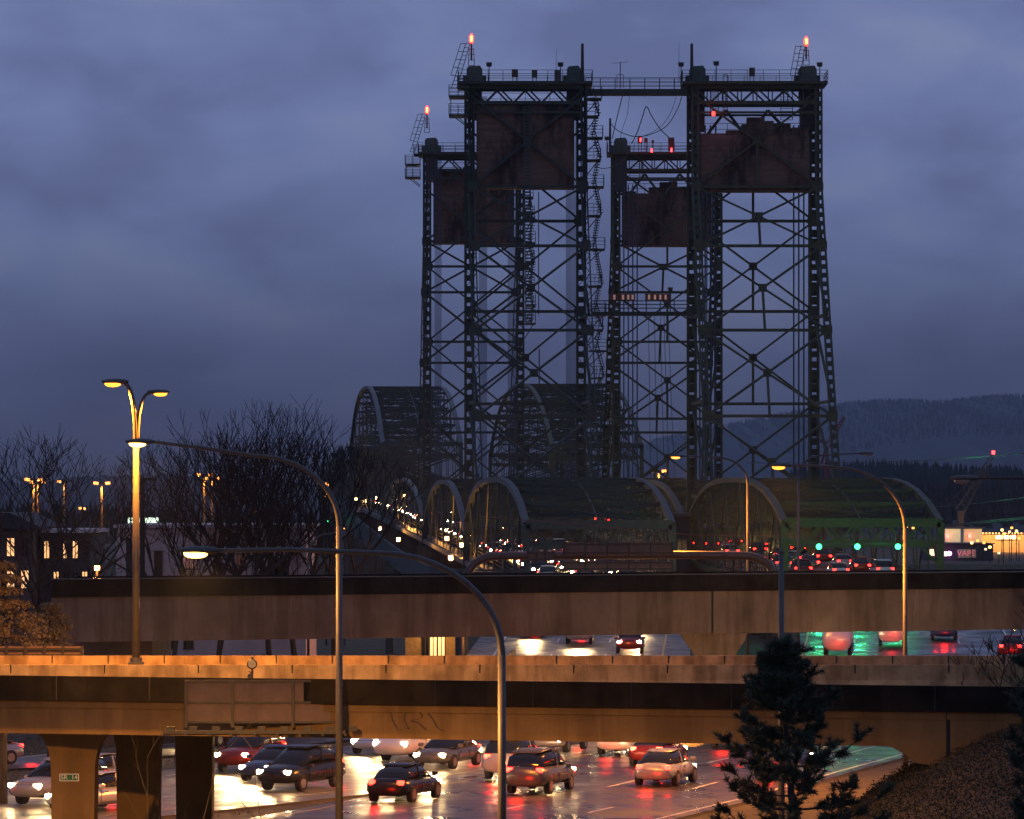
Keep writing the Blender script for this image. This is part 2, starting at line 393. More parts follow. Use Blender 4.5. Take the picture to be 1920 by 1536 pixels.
# barriers and carriageway of the parallel ramp right behind
def jbarrier(name, label, D, x0, x1, pitch, off, mt, h=.81, top=ZT):
    t = thing(name, label, 'barrier', ((x0+x1)/2, D, top-h))
    k = 0; x = x0+off
    m = MB(); sec = [(-.30,0),(.30,0),(.26,.08),(.13,.30),(.09,h),(-.09,h),(-.13,.30),(-.26,.08)]
    n = 24
    m.sweep([(lerp(x0, x1, i/n), D, top-h) for i in range(n+1)], sec)
    m.build('barrier_wall', mt, t)
    while x < x1:
        MB().box(x-.022, x+.022, D-.112, D+.05, top-h+.25, top+.003).build('joint', M['joint'], t); x += pitch
    return t
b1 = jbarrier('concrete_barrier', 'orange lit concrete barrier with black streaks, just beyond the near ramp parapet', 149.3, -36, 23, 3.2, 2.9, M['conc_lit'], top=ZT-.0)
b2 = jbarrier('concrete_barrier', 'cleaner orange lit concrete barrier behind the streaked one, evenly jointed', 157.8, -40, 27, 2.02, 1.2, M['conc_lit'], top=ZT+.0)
pr = thing('parallel_ramp_bridge', 'second ramp deck hidden just behind the streaked concrete barrier', 'overpass', (-5, 153, 0))
MB().box(-40, 27, 149.0, 158.2, ZT-1.25, ZT-.86).build('roadway', M['road'], pr)
MB().box(-40, 27, 157.7, 158.1, ZT-1.9, ZT-1.251).build('girder', M['conc'], pr)

# ---------------------------------------------------------------- far overpass
ZF = H-4.16
df = lambda x: 210.8+(x+21)*.41
fo = thing('far_overpass', 'long straight far overpass with black parapet and brown streaked girders', 'overpass', (3, 222, 0))
x0, x1 = X(95, 210), 36
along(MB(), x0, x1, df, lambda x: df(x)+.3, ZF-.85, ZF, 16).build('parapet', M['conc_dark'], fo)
along(MB(), x0, x1, lambda x: df(x)-.05, lambda x: df(x)+.36, ZF-.0, ZF+.05, 16).build('wet_coping', mat('wet_coping_metal', (.12,.12,.12), .12, .3, .1, 3), fo)
along(MB(), x0, x1, lambda x: df(x)+.3, lambda x: df(x)+11, ZF-1.2, ZF-.9, 16).build('roadway', M['road'], fo)
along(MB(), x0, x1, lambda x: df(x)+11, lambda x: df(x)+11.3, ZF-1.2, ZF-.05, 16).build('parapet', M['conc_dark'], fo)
xj = X(1332, 226)
for a, b in ((x0, xj-.06), (xj+.06, x1)):
    along(MB(), a, b, lambda x: df(x)+.12, lambda x: df(x)+.55, ZF-3.02, ZF-.851, 12).build('girder', M['conc_far'], fo)
    along(MB(), a, b, lambda x: df(x)+5, lambda x: df(x)+5.5, ZF-3.02, ZF-1.21, 12).build('girder', M['conc_far'], fo)
pz = ZF-3.021
poly = [(X(1268,229),pz),(X(1392,229),pz),(X(1388,229),pz-.35),(X(1372,229),pz-1.0),(X(1366,229),zr(229)-.1),(X(1304,229),zr(229)-.1),(X(1298,229),pz-1.2),(X(1280,229),pz-.5)]
MB().prism(poly, 'y', df(11)+.3, df(11)+2.0).build('pier', M['conc_far'], fo)
MB().box(xj-.05, xj+.05, df(xj)+.13, df(xj)+.4, ZF-2.9, ZF-.86).build('joint', M['joint'], fo)
MB().box(X(150,214), X(285,214), 214, 226, -.1, pz).build('abutment', M['wallb'], fo)

# ---------------------------------------------------------------- lift towers
def lattice(mb, p, q, w, axis, cw=.12, pitch=.9, kind='laced', depth=.35):
    """laced member from p to q: two flanges w apart along axis, with zigzag or battens"""
    p = Vector(p); q = Vector(q); a = Vector(axis)*(w/2)
    mb.bar(p-a, q-a, cw, depth); mb.bar(p+a, q+a, cw, depth)
    n = max(2, int((q-p).length/pitch))
    for i in range(n):
        s = p.lerp(q, i/n); e = p.lerp(q, (i+1)/n)
        if kind == 'laced':
            sg = 1 if i % 2 else -1; mb.bar(s-a*sg, e+a*sg, .08, .06)
        elif kind == 'batten':
            mb.bar(s, s.lerp(e, .55), w*.98, .06)
        else:
            mb.bar(s-a, e+a, .07, .05); mb.bar(s+a, e-a, .07, .05)
    return mb
def railing(mb, pts, h=1.1, n=3, step=1.6, w=.05):
    for p, q in zip(pts, pts[1:]):
        p = Vector(p); q = Vector(q); k = max(1, round((q-p).length/step))
        for i in range(n):
            u = Vector((0,0,h*(i+1)/n)); mb.bar(p+u, q+u, w)
        for i in range(k+1):
            s = p.lerp(q, i/k); mb.bar(s, s+Vector((0,0,h)), w)
    return mb
INC = [(-20,21),(1.3,17),(31.3,3.5),(60,3.0)]
def tower(name, label, AX, Wd, D0, sgn, style, stl):
    """AX(D): x of the left leg line.  sgn=-1: raking legs on the camera's side (smaller D)."""
    T = thing(name, label, 'bridge tower', (AX(D0)+Wd/2, D0, H-14))
    def V(zrel, v): return Vector((AX(D0)+v, D0, H+zrel))
    def I(zrel, v):
        d = D0+sgn*interp(INC, zrel); return Vector((AX(d)+v, d, H+zrel))
    zb = -14
    lk = 'laced' if style == 'L' else 'batten'
    for v in (0, Wd):
        m = MB(); p, q = V(zb, v), V(42, v)
        lattice(m, p, q, .78, (1,0,0), .27, 1.1, 'batten', .7); lattice(m, p+Vector((0,.45,0)), q+Vector((0,.45,0)), .78, (1,0,0), .1, .9, lk, .1)
        m.build('main_leg', stl, T)
        m = MB(); zs = [42, 31.3, 16, 1.3, zb]
        for a, b in zip(zs, zs[1:]): lattice(m, I(a, v), I(b, v), .60, (1,0,0), .13 if style == 'L' else .2, .95, lk, .45)
        m.build('raking_leg', stl, T)
    # bracing faces
    def face(Fn, lv, hang, nm, dw):
        m = MB()
        for i, (a, b) in enumerate(zip(lv, lv[1:])):
            A, B, C_, D_ = Fn(a,0), Fn(a,Wd), Fn(b,0), Fn(b,Wd)
            m.bar(A, D_, dw, .2); m.bar(B, C_, dw, .2)
            m.bar(C_, D_, dw*1.15, .3)
            mid = (A+B+C_+D_)/4
            t = Wd and (A-B).length
            ctr = Fn((a+b)/2, Wd/2)
            m.box(ctr.x-.42, ctr.x+.42, ctr.y-.13, ctr.y+.13, ctr.z-.4, ctr.z+.4)
            for c_, s in ((C_,1),(D_,-1)):
                m.prism([(c_.x-.40, c_.z-.55),(c_.x+.40, c_.z-.55),(c_.x+.46+.28*(s>0), c_.z-.25),(c_.x+.46+.28*(s>0), c_.z+.25),(c_.x+.40, c_.z+.55),(c_.x-.40, c_.z+.55),(c_.x-.46-.28*(s<0), c_.z+.25),(c_.x-.46-.28*(s<0), c_.z-.25)], 'y', c_.y-.34, c_.y-.25)
            if hang: m.bar(ctr, Fn(b, Wd/2), .26, .2)
        return m.build(nm, stl, T)
    hang = style == 'R'
    face(I, [40.6, 31.3, 25.1, 16.4, 7.7, -1.5, -9], hang, 'raking_face_bracing', .36)
    face(V, [37.4, 28.0, 18.7, 9.2, -.3, -9], hang, 'main_face_bracing', .32)
    for v in (0, Wd):
        m = MB(); lv = [41, 31.3, 25.1, 18, 9.2, -.3]
        for i, (a, b) in enumerate(zip(lv, lv[1:])):
            m.bar(V(b, v), I(b, v), .3); m.bar(V(a, v), I(b, v), .25)
        m.build('side_bracing', stl, T)
    # head: platform, top girders
    y0, y1 = sorted((D0+sgn*4.2, D0-sgn*1.6))
    xl, xr = AX(D0)-1.1, AX(D0)+Wd+1.1
    m = MB(); m.box(xl, xr, y0, y1, H+41.75, H+42.05)
    m.build('machinery_platform', stl, T)
    m = MB()
    for Fn in (V, I):
        m.bar(Fn(41.5,0), Fn(41.5,Wd), .3, .35); m.bar(Fn(39.9,0), Fn(39.9,Wd), .3, .35); m.bar(Fn(38.9,0), Fn(38.9,Wd), .18, .22)
        k = 8
        for i in range(k):
            a, b = (39.9, 41.4) if i % 2 else (41.4, 39.9)
            m.bar(Fn(a, Wd*i/k), Fn(b, Wd*(i+1)/k), .17)
            if style == 'R': m.bar(Fn(39.9, Wd*i/k), Fn(41.4, Wd*i/k), .12)
    for i in range(4):
        m.bar(I(39.9, Wd*i/4), V(39.9, Wd*(i+1)/4), .2)
    if style == 'R':
        for a, b in ((.28,.12),(.28,.47),(.62,.47),(.62,.86)): m.bar(V(39.4, Wd*a), V(36.2 if abs(a-b) > .17 else 36.8, Wd*b), .3)
    else:
        for a, b in ((.28,.22),(.3,.36),(.68,.62),(.7,.76)): m.bar(V(39.6, Wd*a), V(38.0, Wd*b), .25)
    m.build('head_girder', stl, T)
    r = MB(); railing(r, [(xl,y0,H+42.05),(xr,y0,H+42.05),(xr,y1,H+42.05),(xl,y1,H+42.05),(xl,y0,H+42.05)]); r.build('railing', stl, T)
    for v, w_ in ((.55, 1.7), (Wd-.75, 1.5 if style == 'L' else 1.9)):
        cx = AX(D0)+v; m = MB()
        poly = [(cx-w_/2, H+41.9),(cx-w_/2+.04, H+43.55),(cx-w_/2+.22, H+43.78),(cx+w_/2-.3, H+43.86),(cx+w_/2-.06, H+43.5),(cx+w_/2, H+41.9)]
        m.prism(poly, 'y', D0-1.3+sgn*.4, D0+1.5+sgn*.4)
        m.box(cx-w_/2-.35, cx-w_/2+.02, D0-1.0, D0+1.0, H+42.06, H+42.9); m.box(cx+w_/2-.02, cx+w_/2+.35, D0-1.0, D0+1.0, H+42.06, H+42.9)
        m.build('sheave_housing', M['housing'], T, bevel=.05)
        MB().box(cx-.75, cx+.75, D0-.8, D0+.8, H+38.4 if style == 'L' else H+37.2, H+41.74).build('sheave_box', M['dark_steel'], T)
    return T, V, I
def ropes(T, xs, y, z0, z1, r):
    m = MB()
    for x in xs: m.tube([(x, y, z0), (x, y, z1)], r, 5)
    return m.build('hoist_ropes', M['rope'], T)
def counterweight(label, AX, Wd, D0, sgn, z0, z1, tops):
    y = D0+sgn*2.0
    T = thing('counterweight', label, 'counterweight', (AX(D0)+Wd/2, y, H+z0), group=None)
    m = MB(); a, b = AX(D0)+.75, AX(D0)+Wd-.75
    m.box(a, b, y-1.1, y+1.1, H+z0, H+z1)
    m.build('concrete_block', M['cw'], T, bevel=.05)
    if tops:
        t = MB(); rr = random.Random(len(label))
        for (u0, u1, h_) in tops:
            n = max(1, int((u1-u0)*Wd/1.1))
            for k in range(n):
                xx = a+(b-a)*(u0+(u1-u0)*k/n); ww = (b-a)*(u1-u0)/n
                t.box(xx, xx+ww*.97, y-.9+rr.uniform(0,.3), y+.9-rr.uniform(0,.4), H+z1+.003, H+z1+h_*rr.uniform(.93,1.02))
        t.build('balance_blocks', M['cw'], T, bevel=.04)
    MB().box(a-.06, b+.06, y-1.14, y+1.14, H+z0-.16, H+z0-.003).build('steel_tray', M['rust'], T)
    m = MB(); railing(m, [(a, y-1.0, H+z1), (b, y-1.0, H+z1)], 1.2, 2, 2.5); m.build('guard_rail', M['steelR'], T)
    return T

TLn, V1, I1 = tower('lift_tower', 'nearer lift tower of the left bridge, with long stairs down its right side', LX, WL, 450, -1, 'L', M['steelL'])
TLf, V2, I2 = tower('lift_tower', 'farther and leftmost lift tower, the lower looking one carrying a red beacon', LX, WL, 540, 1, 'L', M['steelL'])
TRn, V3, I3 = tower('lift_tower', 'nearer lift tower of the right bridge, rightmost olive steel tower with open sky beside it', RX, WR, 450, -1, 'R', M['steelR'])
TRf, V4, I4 = tower('lift_tower', 'farther lift tower of the right bridge, seen between the two tall near towers', RX, WR, 540, 1, 'R', M['steelR'])
counterweight('dark red stained concrete counterweight hanging highest, inside the nearer left tower', LX, WL, 450, -1, 31.3, 39.7, None)
counterweight('dark concrete counterweight in the leftmost, farther tower', LX, WL, 540, 1, 31.0, 39.7, None)
counterweight('pale brown counterweight with black stain and stepped blocks on top, in the rightmost tower', RX, WR, 450, -1, 31.0, 36.6, [(0,.24,.2),(.24,.38,.55),(.38,.43,1.2),(.43,.60,1.95),(.60,.68,1.6),(.68,.84,1.3),(.84,1,.8)])
counterweight('brown streaked concrete counterweight behind, low between the two near towers', RX, WR, 540, 1, 30.7, 37.1, [(.0,.16,.3),(.30,.42,.8),(.42,.62,1.5),(.62,.8,.9),(.8,.93,1.4)])
for (T, AX, Wd, D0, s, st) in ((TLn,LX,WL,450,1,'L'),(TLf,LX,WL,540,-1,'L')):
    ropes(T, [AX(D0)+1.0+i*.11 for i in range(8)], D0+s*1.6, H+1, H+41, .028)
    ropes(T, [AX(D0)+Wd-1.5+i*.115 for i in range(9)], D0+s*1.6, H+1, H+41, .03)
for (T, AX, Wd, D0, s) in ((TRn,RX,WR,450,1),(TRf,RX,WR,540,-1)):
    ropes(T, [AX(D0)+.9+i*.55 for i in range(4)], D0+s*1.6, H+1, H+38, .085)
    ropes(T, [AX(D0)+Wd-2.0+i*.52 for i in range(4)], D0+s*1.6, H+1, H+38, .085)

def beacon(T, x, y, z0, z1, lean, half=.0):
    m = MB(); w = .32
    zl = z0+(z1-z0)*.62
    for dx in (-w, w): m.bar((x+dx, y, z0), (x+dx*.7, y, zl), .07)
    for k in range(4): z = lerp(z0, zl, k/3); m.bar((x-w, y, z), (x+w, y, z), .06)
    m.tube([(x, y, z0+.6), (x, y, z1-.35)], .09, 6)
    # leaning caged ladder
    a = Vector((x-.35-1.6*lean, y-.3, z0-2.4)); b = Vector((x-.35, y-.3, z1-.5))
    for o in (-.28, .28): m.bar(a+Vector((o,0,0)), b+Vector((o*.8,0,0)), .07)
    for k in range(12):
        c = a.lerp(b, k/11); m.bar(c-Vector((.28,0,0)), c+Vector((.28,0,0)), .05)
    a = a; c0, c1 = a.lerp(b, .3)+Vector((-.75,0,0)), b+Vector((-.75,0,0)); m.bar(c0, c1, .06)
    for k in range(5): c = c0.lerp(c1, k/4); m.bar(c, c+Vector((.6,0,-.05)), .06)
    m.build('beacon_ladder', M['dark_steel'], T)
    q = MB(); vs=[]; [q.tube([(x,y,z1+a_),(x,y,z1+b_)], ra, 14, rb) for a_,b_,ra,rb in ((-.5,-.25,.10,.24),(-.25,.25,.24,.24),(.25,.55,.24,.08))]; o = q.build('beacon_lamp', M['redlamp'], T); MB().tube([(x,y-.26,z1-.28),(x,y-.26,z1+.28)], .09, 8).build('core_glow', M.setdefault('beacon_core', emis('beacon_core_glow', (1,.45,.03), 6)), o)  # added tube before the globe paints in the burnt-out yellow centre
    point('beacon_light', o, (x-T.location.x, y-T.location.y-.6, z1-T.location.z), 90, (1,.04,.02))
beacon(TLn, X(884,449), 448.5, Z(124,449), Z(74,449), .9)
beacon(TLf, X(801,540), 539, Z(250,540), Z(208,540), .9)
beacon(TRn, X(1511,449), 448.5, Z(123,449), Z(79,449), .5)
q = MB().tube([(X(1337,447), 446, Z(219,447)), (X(1337,447), 446, Z(211,447))], .17, 10).build('warning_lamp', M['redlamp'], TRn)
point('warning_light', q, (X(1337,447)-TRn.location.x, 445.3-TRn.location.y, Z(215,447)-TRn.location.z), 22, (1,.03,.02))
# masts, floodlights, aerials, panels on the platforms
def mast(T, px, D, y0, y1, r=.16, r2=.1, mt=None):
    MB().tube([(X(px,D), D, Z(y0,D)), (X(px,D), D, Z(y1,D))], r, 8, r2).build('mast', mt or M['steelL'], T)
mast(TLn, 1092, 448, 160, 82, .19, .14); mast(TRn, 1297, 447, 160, 82, .19, .14, M['steelL']); mast(TRf, 1144, 538, 290, 222, .16, .13)
mast(TLn, 1043, 448, 157, 92, .03, .015); mast(TRn, 1273, 449, 155, 80, .03, .015)
def flood(T, px, D, yb, yt):
    m = MB(); x = X(px, D); m.tube([(x, D, Z(yb,D)), (x, D, Z(yt,D))], .05, 6); z = Z(yt, D)
    m.add([(x-.22,D-.2,z-.1),(x+.22,D-.2,z-.1),(x+.3,D+.2,z+.1),(x-.3,D+.2,z+.1),(x-.22,D-.25,z+.3),(x+.22,D-.25,z+.3),(x+.3,D+.15,z+.42),(x-.3,D+.15,z+.42)], [(0,3,2,1),(4,5,6,7),(0,1,5,4),(1,2,6,5),(2,3,7,6),(3,0,4,7)])
    m.build('floodlight', M['dark_steel'], T)
for a in ((917,449,158,124),(1051,449,158,124)): flood(TLn, *a)
for a in ((1277,449,150,124),(1343,449,158,122),(1537,449,158,124)): flood(TRn, *a)
flood(TRf, 1138, 540, 290, 262); flood(TRf, 1257, 534, 590, 545)
def panel(T, px0, px1, D, y0, y1, yb, mt):
    m = MB(); n = 4; a, b = X(px0,D), X(px1,D)
    m.box(a, b, D-.05, D+.12, Z(y1,D), Z(y0,D))
    for k in range(n+1): x = lerp(a, b, k/n); m.box(x-.025, x+.025, D-.12, D-.05, Z(y1,D), Z(y0,D))
    for x in (a+.08, b-.08): m.tube([(x, D+.2, Z(yb,D)), (x, D+.2, Z(y0,D))], .04, 6)
    m.build('equipment_panel', mt, T)
panel(TLn, 960, 970, 448, 130, 145, 158, M['rust']); panel(TLn, 997.5, 1007, 448, 132, 146, 158, M['grey_steel']); panel(TLn, 1040, 1050, 448, 132, 156, 158, M['grey_steel'])
panel(TRn, 1405, 1415, 448, 127, 143, 157, M['grey_steel'])
panel(TRf, 1253, 1264, 538, 258, 283, 288, M['rust']); panel(TRf, 1196, 1204, 538, 255, 269, 288, M['rust']); panel(TRf, 1208, 1214, 538, 259, 268, 288, M['rust']); panel(TRf, 1222, 1226, 538, 263, 268, 288, M['rust'])
for px, y in ((1201,262),(1222,282),(1259,281)):
    MB().box(X(px,537)-.1, X(px,537)+.1, 536.8, 537.0, Z(y+4,537), Z(y-3,537)).build('warning_lamp', M['redlamp2'], TRf)
# service platforms on the outer left edge
def side_platform(T, px0, px1, D, ys, ybr):
    m = MB(); a, b = X(px0,D), X(px1,D)
    for y in ys:
        m.box(a, b, D-1.6, D+1.2, Z(y,D)-.12, Z(y,D)+.08); railing(m, [(b,D-1.6,Z(y,D)),(a,D-1.6,Z(y,D)),(a,D+1.2,Z(y,D)),(b,D+1.2,Z(y,D))], 1.15, 3, .8)
    m.bar((a+.2,D-1.5,Z(ys[0],D)), (a+.2,D-1.5,Z(ys[-1],D)), .08)
    m.bar((a+.3,D-1.5,Z(ys[-1],D)), (b,D-1.5,Z(ybr,D)), .1); m.bar((a+.7,D-1.5,Z(ys[-1],D)), (b,D-1.5,Z(ybr-3,D)), .08)
    m.build('service_platform', M['steelL'], T)
side_platform(TLn, 842, 876, 446.5, [183, 218], 240); side_platform(TLn, 858, 880, 446, [166], 180)
side_platform(TLf, 760, 788, 542, [310, 334], 352); side_platform(TLf, 776, 794, 541, [291], 300)
# stairs down the right side of the nearer left tower
def stairs(T, pxs, ys, D, step=.26):
    st = thing('staircase', None, None, (0,0,0)); st.parent = T; m = MB(); 
    for i, (xa_, xb_) in enumerate(pxs):
        y = ys[i]; a, b = X(xa_,D), X(xb_,D); z = Z(y, D)
        m.box(a, b, D-1.3, D+1.3, z-.16, z-.02); railing(m, [(b,D-1.3,z),(b,D+1.3,z)], 1.1, 3, .9); railing(m, [(a,D-1.3,z),(b,D-1.3,z)], 1.1, 3, .8)
        m.bar((b-.2, D-1.2, z-.1), (a, D-1.2, z-1.6), .1)
        if i+1 < len(ys):
            z2 = Z(ys[i+1], D); l = (lerp(a,b,.85), lerp(a,b,.45)) if i % 2 else (lerp(a,b,.45), lerp(a,b,.85))
            for off in (-1.0, -.2):
                for rl in (0, 1.0):
                    m.bar((l[0], D+off, z+rl), (l[1], D+off, z2+rl), .06 if rl else .1)
            n = int((z-z2)/step)
            for k in range(n):
                t = k/n; xx = lerp(l[0], l[1], t); zz = lerp(z, z2, t); m.box(xx-.26, xx+.26, D-1.0, D-.2, zz-.03, zz+.03)
    o = m.build('flights', M['steelL'], T); bpy.data.objects.remove(st)
    o.name = 'staircase'; return o
ys = [185, 218, 258, 300, 350, 404, 467, 536, 590, 618, 657, 708, 760, 815, 870]
pxs = [(1098,1128),(1100,1122),(1100,1130),(1100,1126),(1100,1132),(1100,1126),(1100,1134),(1102,1128),(1104,1136),(1104,1130),(1104,1138),(1106,1130),(1106,1138),(1108,1132),(1108,1138)]
stairs(TLn, pxs, ys, 446)
# caged ladder in the middle of the raking face
m = MB(); D = 445.6
def Iw(y): return X(988, D)+ (y-200)/700*.3
for o in (-.3, .3): m.bar((Iw(200)+o, D, Z(200,D)), (Iw(610)+o, D-5, Z(610,D)), .09)
z = Z(200,D)
k = 0
while z > Z(608,D):
    t = (Z(200,D)-z)/(Z(200,D)-Z(610,D)); xx = Iw(200)+(Iw(610)-Iw(200))*t; m.box(xx-.3, xx+.3, D-5*t-.05, D-5*t+.05, z-.07, z+.07); z -= .34
m.build('caged_ladder', M['steelL'], TLn)
stairs(TLn, [(984,1000),(986,1002),(984,1004),(988,1002),(984,1002),(986,1004),(984,1004)], [370, 408, 455, 492, 540, 572, 606], 452).name = 'inner_staircase'
m = MB(); m.bar((X(1010,452),452,Z(360,452)),(X(1010,452),452,Z(590,452)),.1); m.bar((X(1011,452),452,Z(655,452)),(X(1011,452),452,Z(725,452)),.12); m.build('drain_pipe', M['dark_steel'], TLn)
# small ladders and cages in the right tower heads
def ladder(T, px0, px1, D, y0, y1, n):
    m = MB()
    for p in (px0, px1): m.bar((X(p,D),D,Z(y0,D)), (X(p,D),D,Z(y1,D)), .07)
    for k in range(n): y = lerp(y0,y1,k/(n-1)); m.bar((X(px0,D),D,Z(y,D)), (X(px1,D),D,Z(y,D)), .05)
    m.build('access_ladder', M['steelR'], T)
ladder(TRn, 1332, 1347, 447, 170, 214, 14); ladder(TRn, 1356, 1364, 447, 140, 218, 20); ladder(TRn, 1464, 1486, 447, 155, 225, 14)
ladder(TRf, 1180, 1205, 541, 295, 330, 9); ladder(TRf, 1199, 1207, 539, 290, 335, 14); ladder(TRn, 1288, 1290, 444, 440, 700, 60)
# footbridges between the towers
def footbridge(label, px0, px1, D, y, h, n):
    T = thing('footbridge', label, 'footbridge', (X((px0+px1)/2,D), D, Z(y,D)))
    a, b = X(px0,D), X(px1,D); MB().box(a, b, D-.7, D+.7, Z(y,D)-h, Z(y,D)).build('walkway_beam', M['steelL'], T)
    m = MB(); railing(m, [(a,D-.7,Z(y,D)),(b,D-.7,Z(y,D))], 1.15, 3, 1.5); railing(m, [(a,D+.7,Z(y,D)),(b,D+.7,Z(y,D))], 1.15, 3, 1.5); m.build('railing', M['steelL'], T); return T
footbridge('top footbridge joining the heads of the two near towers, thin railings', 1098, 1292, 448, 168, .62, 8)
fb = footbridge('lower footbridge halfway up between the near towers, carrying two rusty louvred panels', 1108, 1290, 452, 585, .4, 8)
panel(fb, 1142, 1190, 451, 551, 563, 585, M['rust']); panel(fb, 1210, 1258, 451, 551, 563, 585, M['rust'])
for px in (1150,1166,1176,1184,1215,1226,1236,1246): 
    MB().box(X(px,450.8), X(px+4,450.8), 450.7, 450.8, Z(562,451), Z(553,451)).build('louvre_glow', emis_glow if 'emis_glow' in globals() else M.setdefault('glow', emis('dim_amber_glow', (1,.35,.08), .16)), fb)
t = MB(); x = X(1163,448); t.tube([(x,448,Z(166,448)),(x,448,Z(117,448))], .045, 6); t.bar((X(1149,448),448,Z(119,448)),(X(1178,448),448,Z(116,448)),.03)
for k in range(6): t.bar((x-.7+.28*k,447.6,Z(117.5,448)),(x-.7+.28*k,448.4,Z(117.5,448)),.025)
for px in (1157,1169): t.bar((X(px,448),448,Z(165,448)),(X(px,448),448,Z(140,448)),.05)
t.bar((X(1157,448),448,Z(140,448)),(X(1169,448),448,Z(140,448)),.05)
tag(t.build('tv_aerial', M['dark_steel']), 'thin aerial on a mast standing on the top footbridge', 'aerial')
def cable(pts, D, r=.03, name='slack_cable', label='', mt=None, D2=None):
    q = smooth_path(pts, 8); n = len(q)
    m = MB().tube([(X(x, D if D2 is None else lerp(D,D2,i/(n-1))), (D if D2 is None else lerp(D,D2,i/(n-1))), Z(y, D if D2 is None else lerp(D,D2,i/(n-1)))) for i,(x,y) in enumerate(q)], r, 5)
    o = m.build(name, mt or M['dark_steel']); 
    tag(o, label, 'cable'); return o
cable([(1167,180),(1162,200),(1155,228),(1148,260)], 449, .05, label='dark cable dropping from the top footbridge to the mast below')
cable([(1180,181),(1176,215),(1166,245),(1163,262)], 449, .025, label='thinnest cable hanging from the top footbridge, second from the left')
cable([(1184,270),(1195,248),(1205,218),(1212,200),(1222,218),(1238,242),(1254,258)], 470, .055, label='dark cable looped into a sharp peak above the far right tower')
cable([(1144,230),(1160,246),(1190,256),(1220,252),(1250,236),(1270,205),(1278,182)], 470, .045, label='long slack cable sagging from the far mast up to the top footbridge')
cable([(1184,256),(1210,254),(1240,236),(1258,210),(1268,182)], 475, .025, label='thin slack cable just inside the long sagging one')
cable([(1112,310),(1130,316),(1150,312),(1170,300),(1180,278)], 470, .04, label='pale tan cable drooping beside the stairs of the nearer left tower', mt=M['rust'])
for i, px in enumerate((1216,1227,1238,1245,1253)):
    cable([(px, 592),(px+2+i,760),(px+4+i*2, 900)], 460, .03, label='one of several thin vertical cables hanging below the lower footbridge').__setitem__('group', 'thin cables below the lower footbridge')

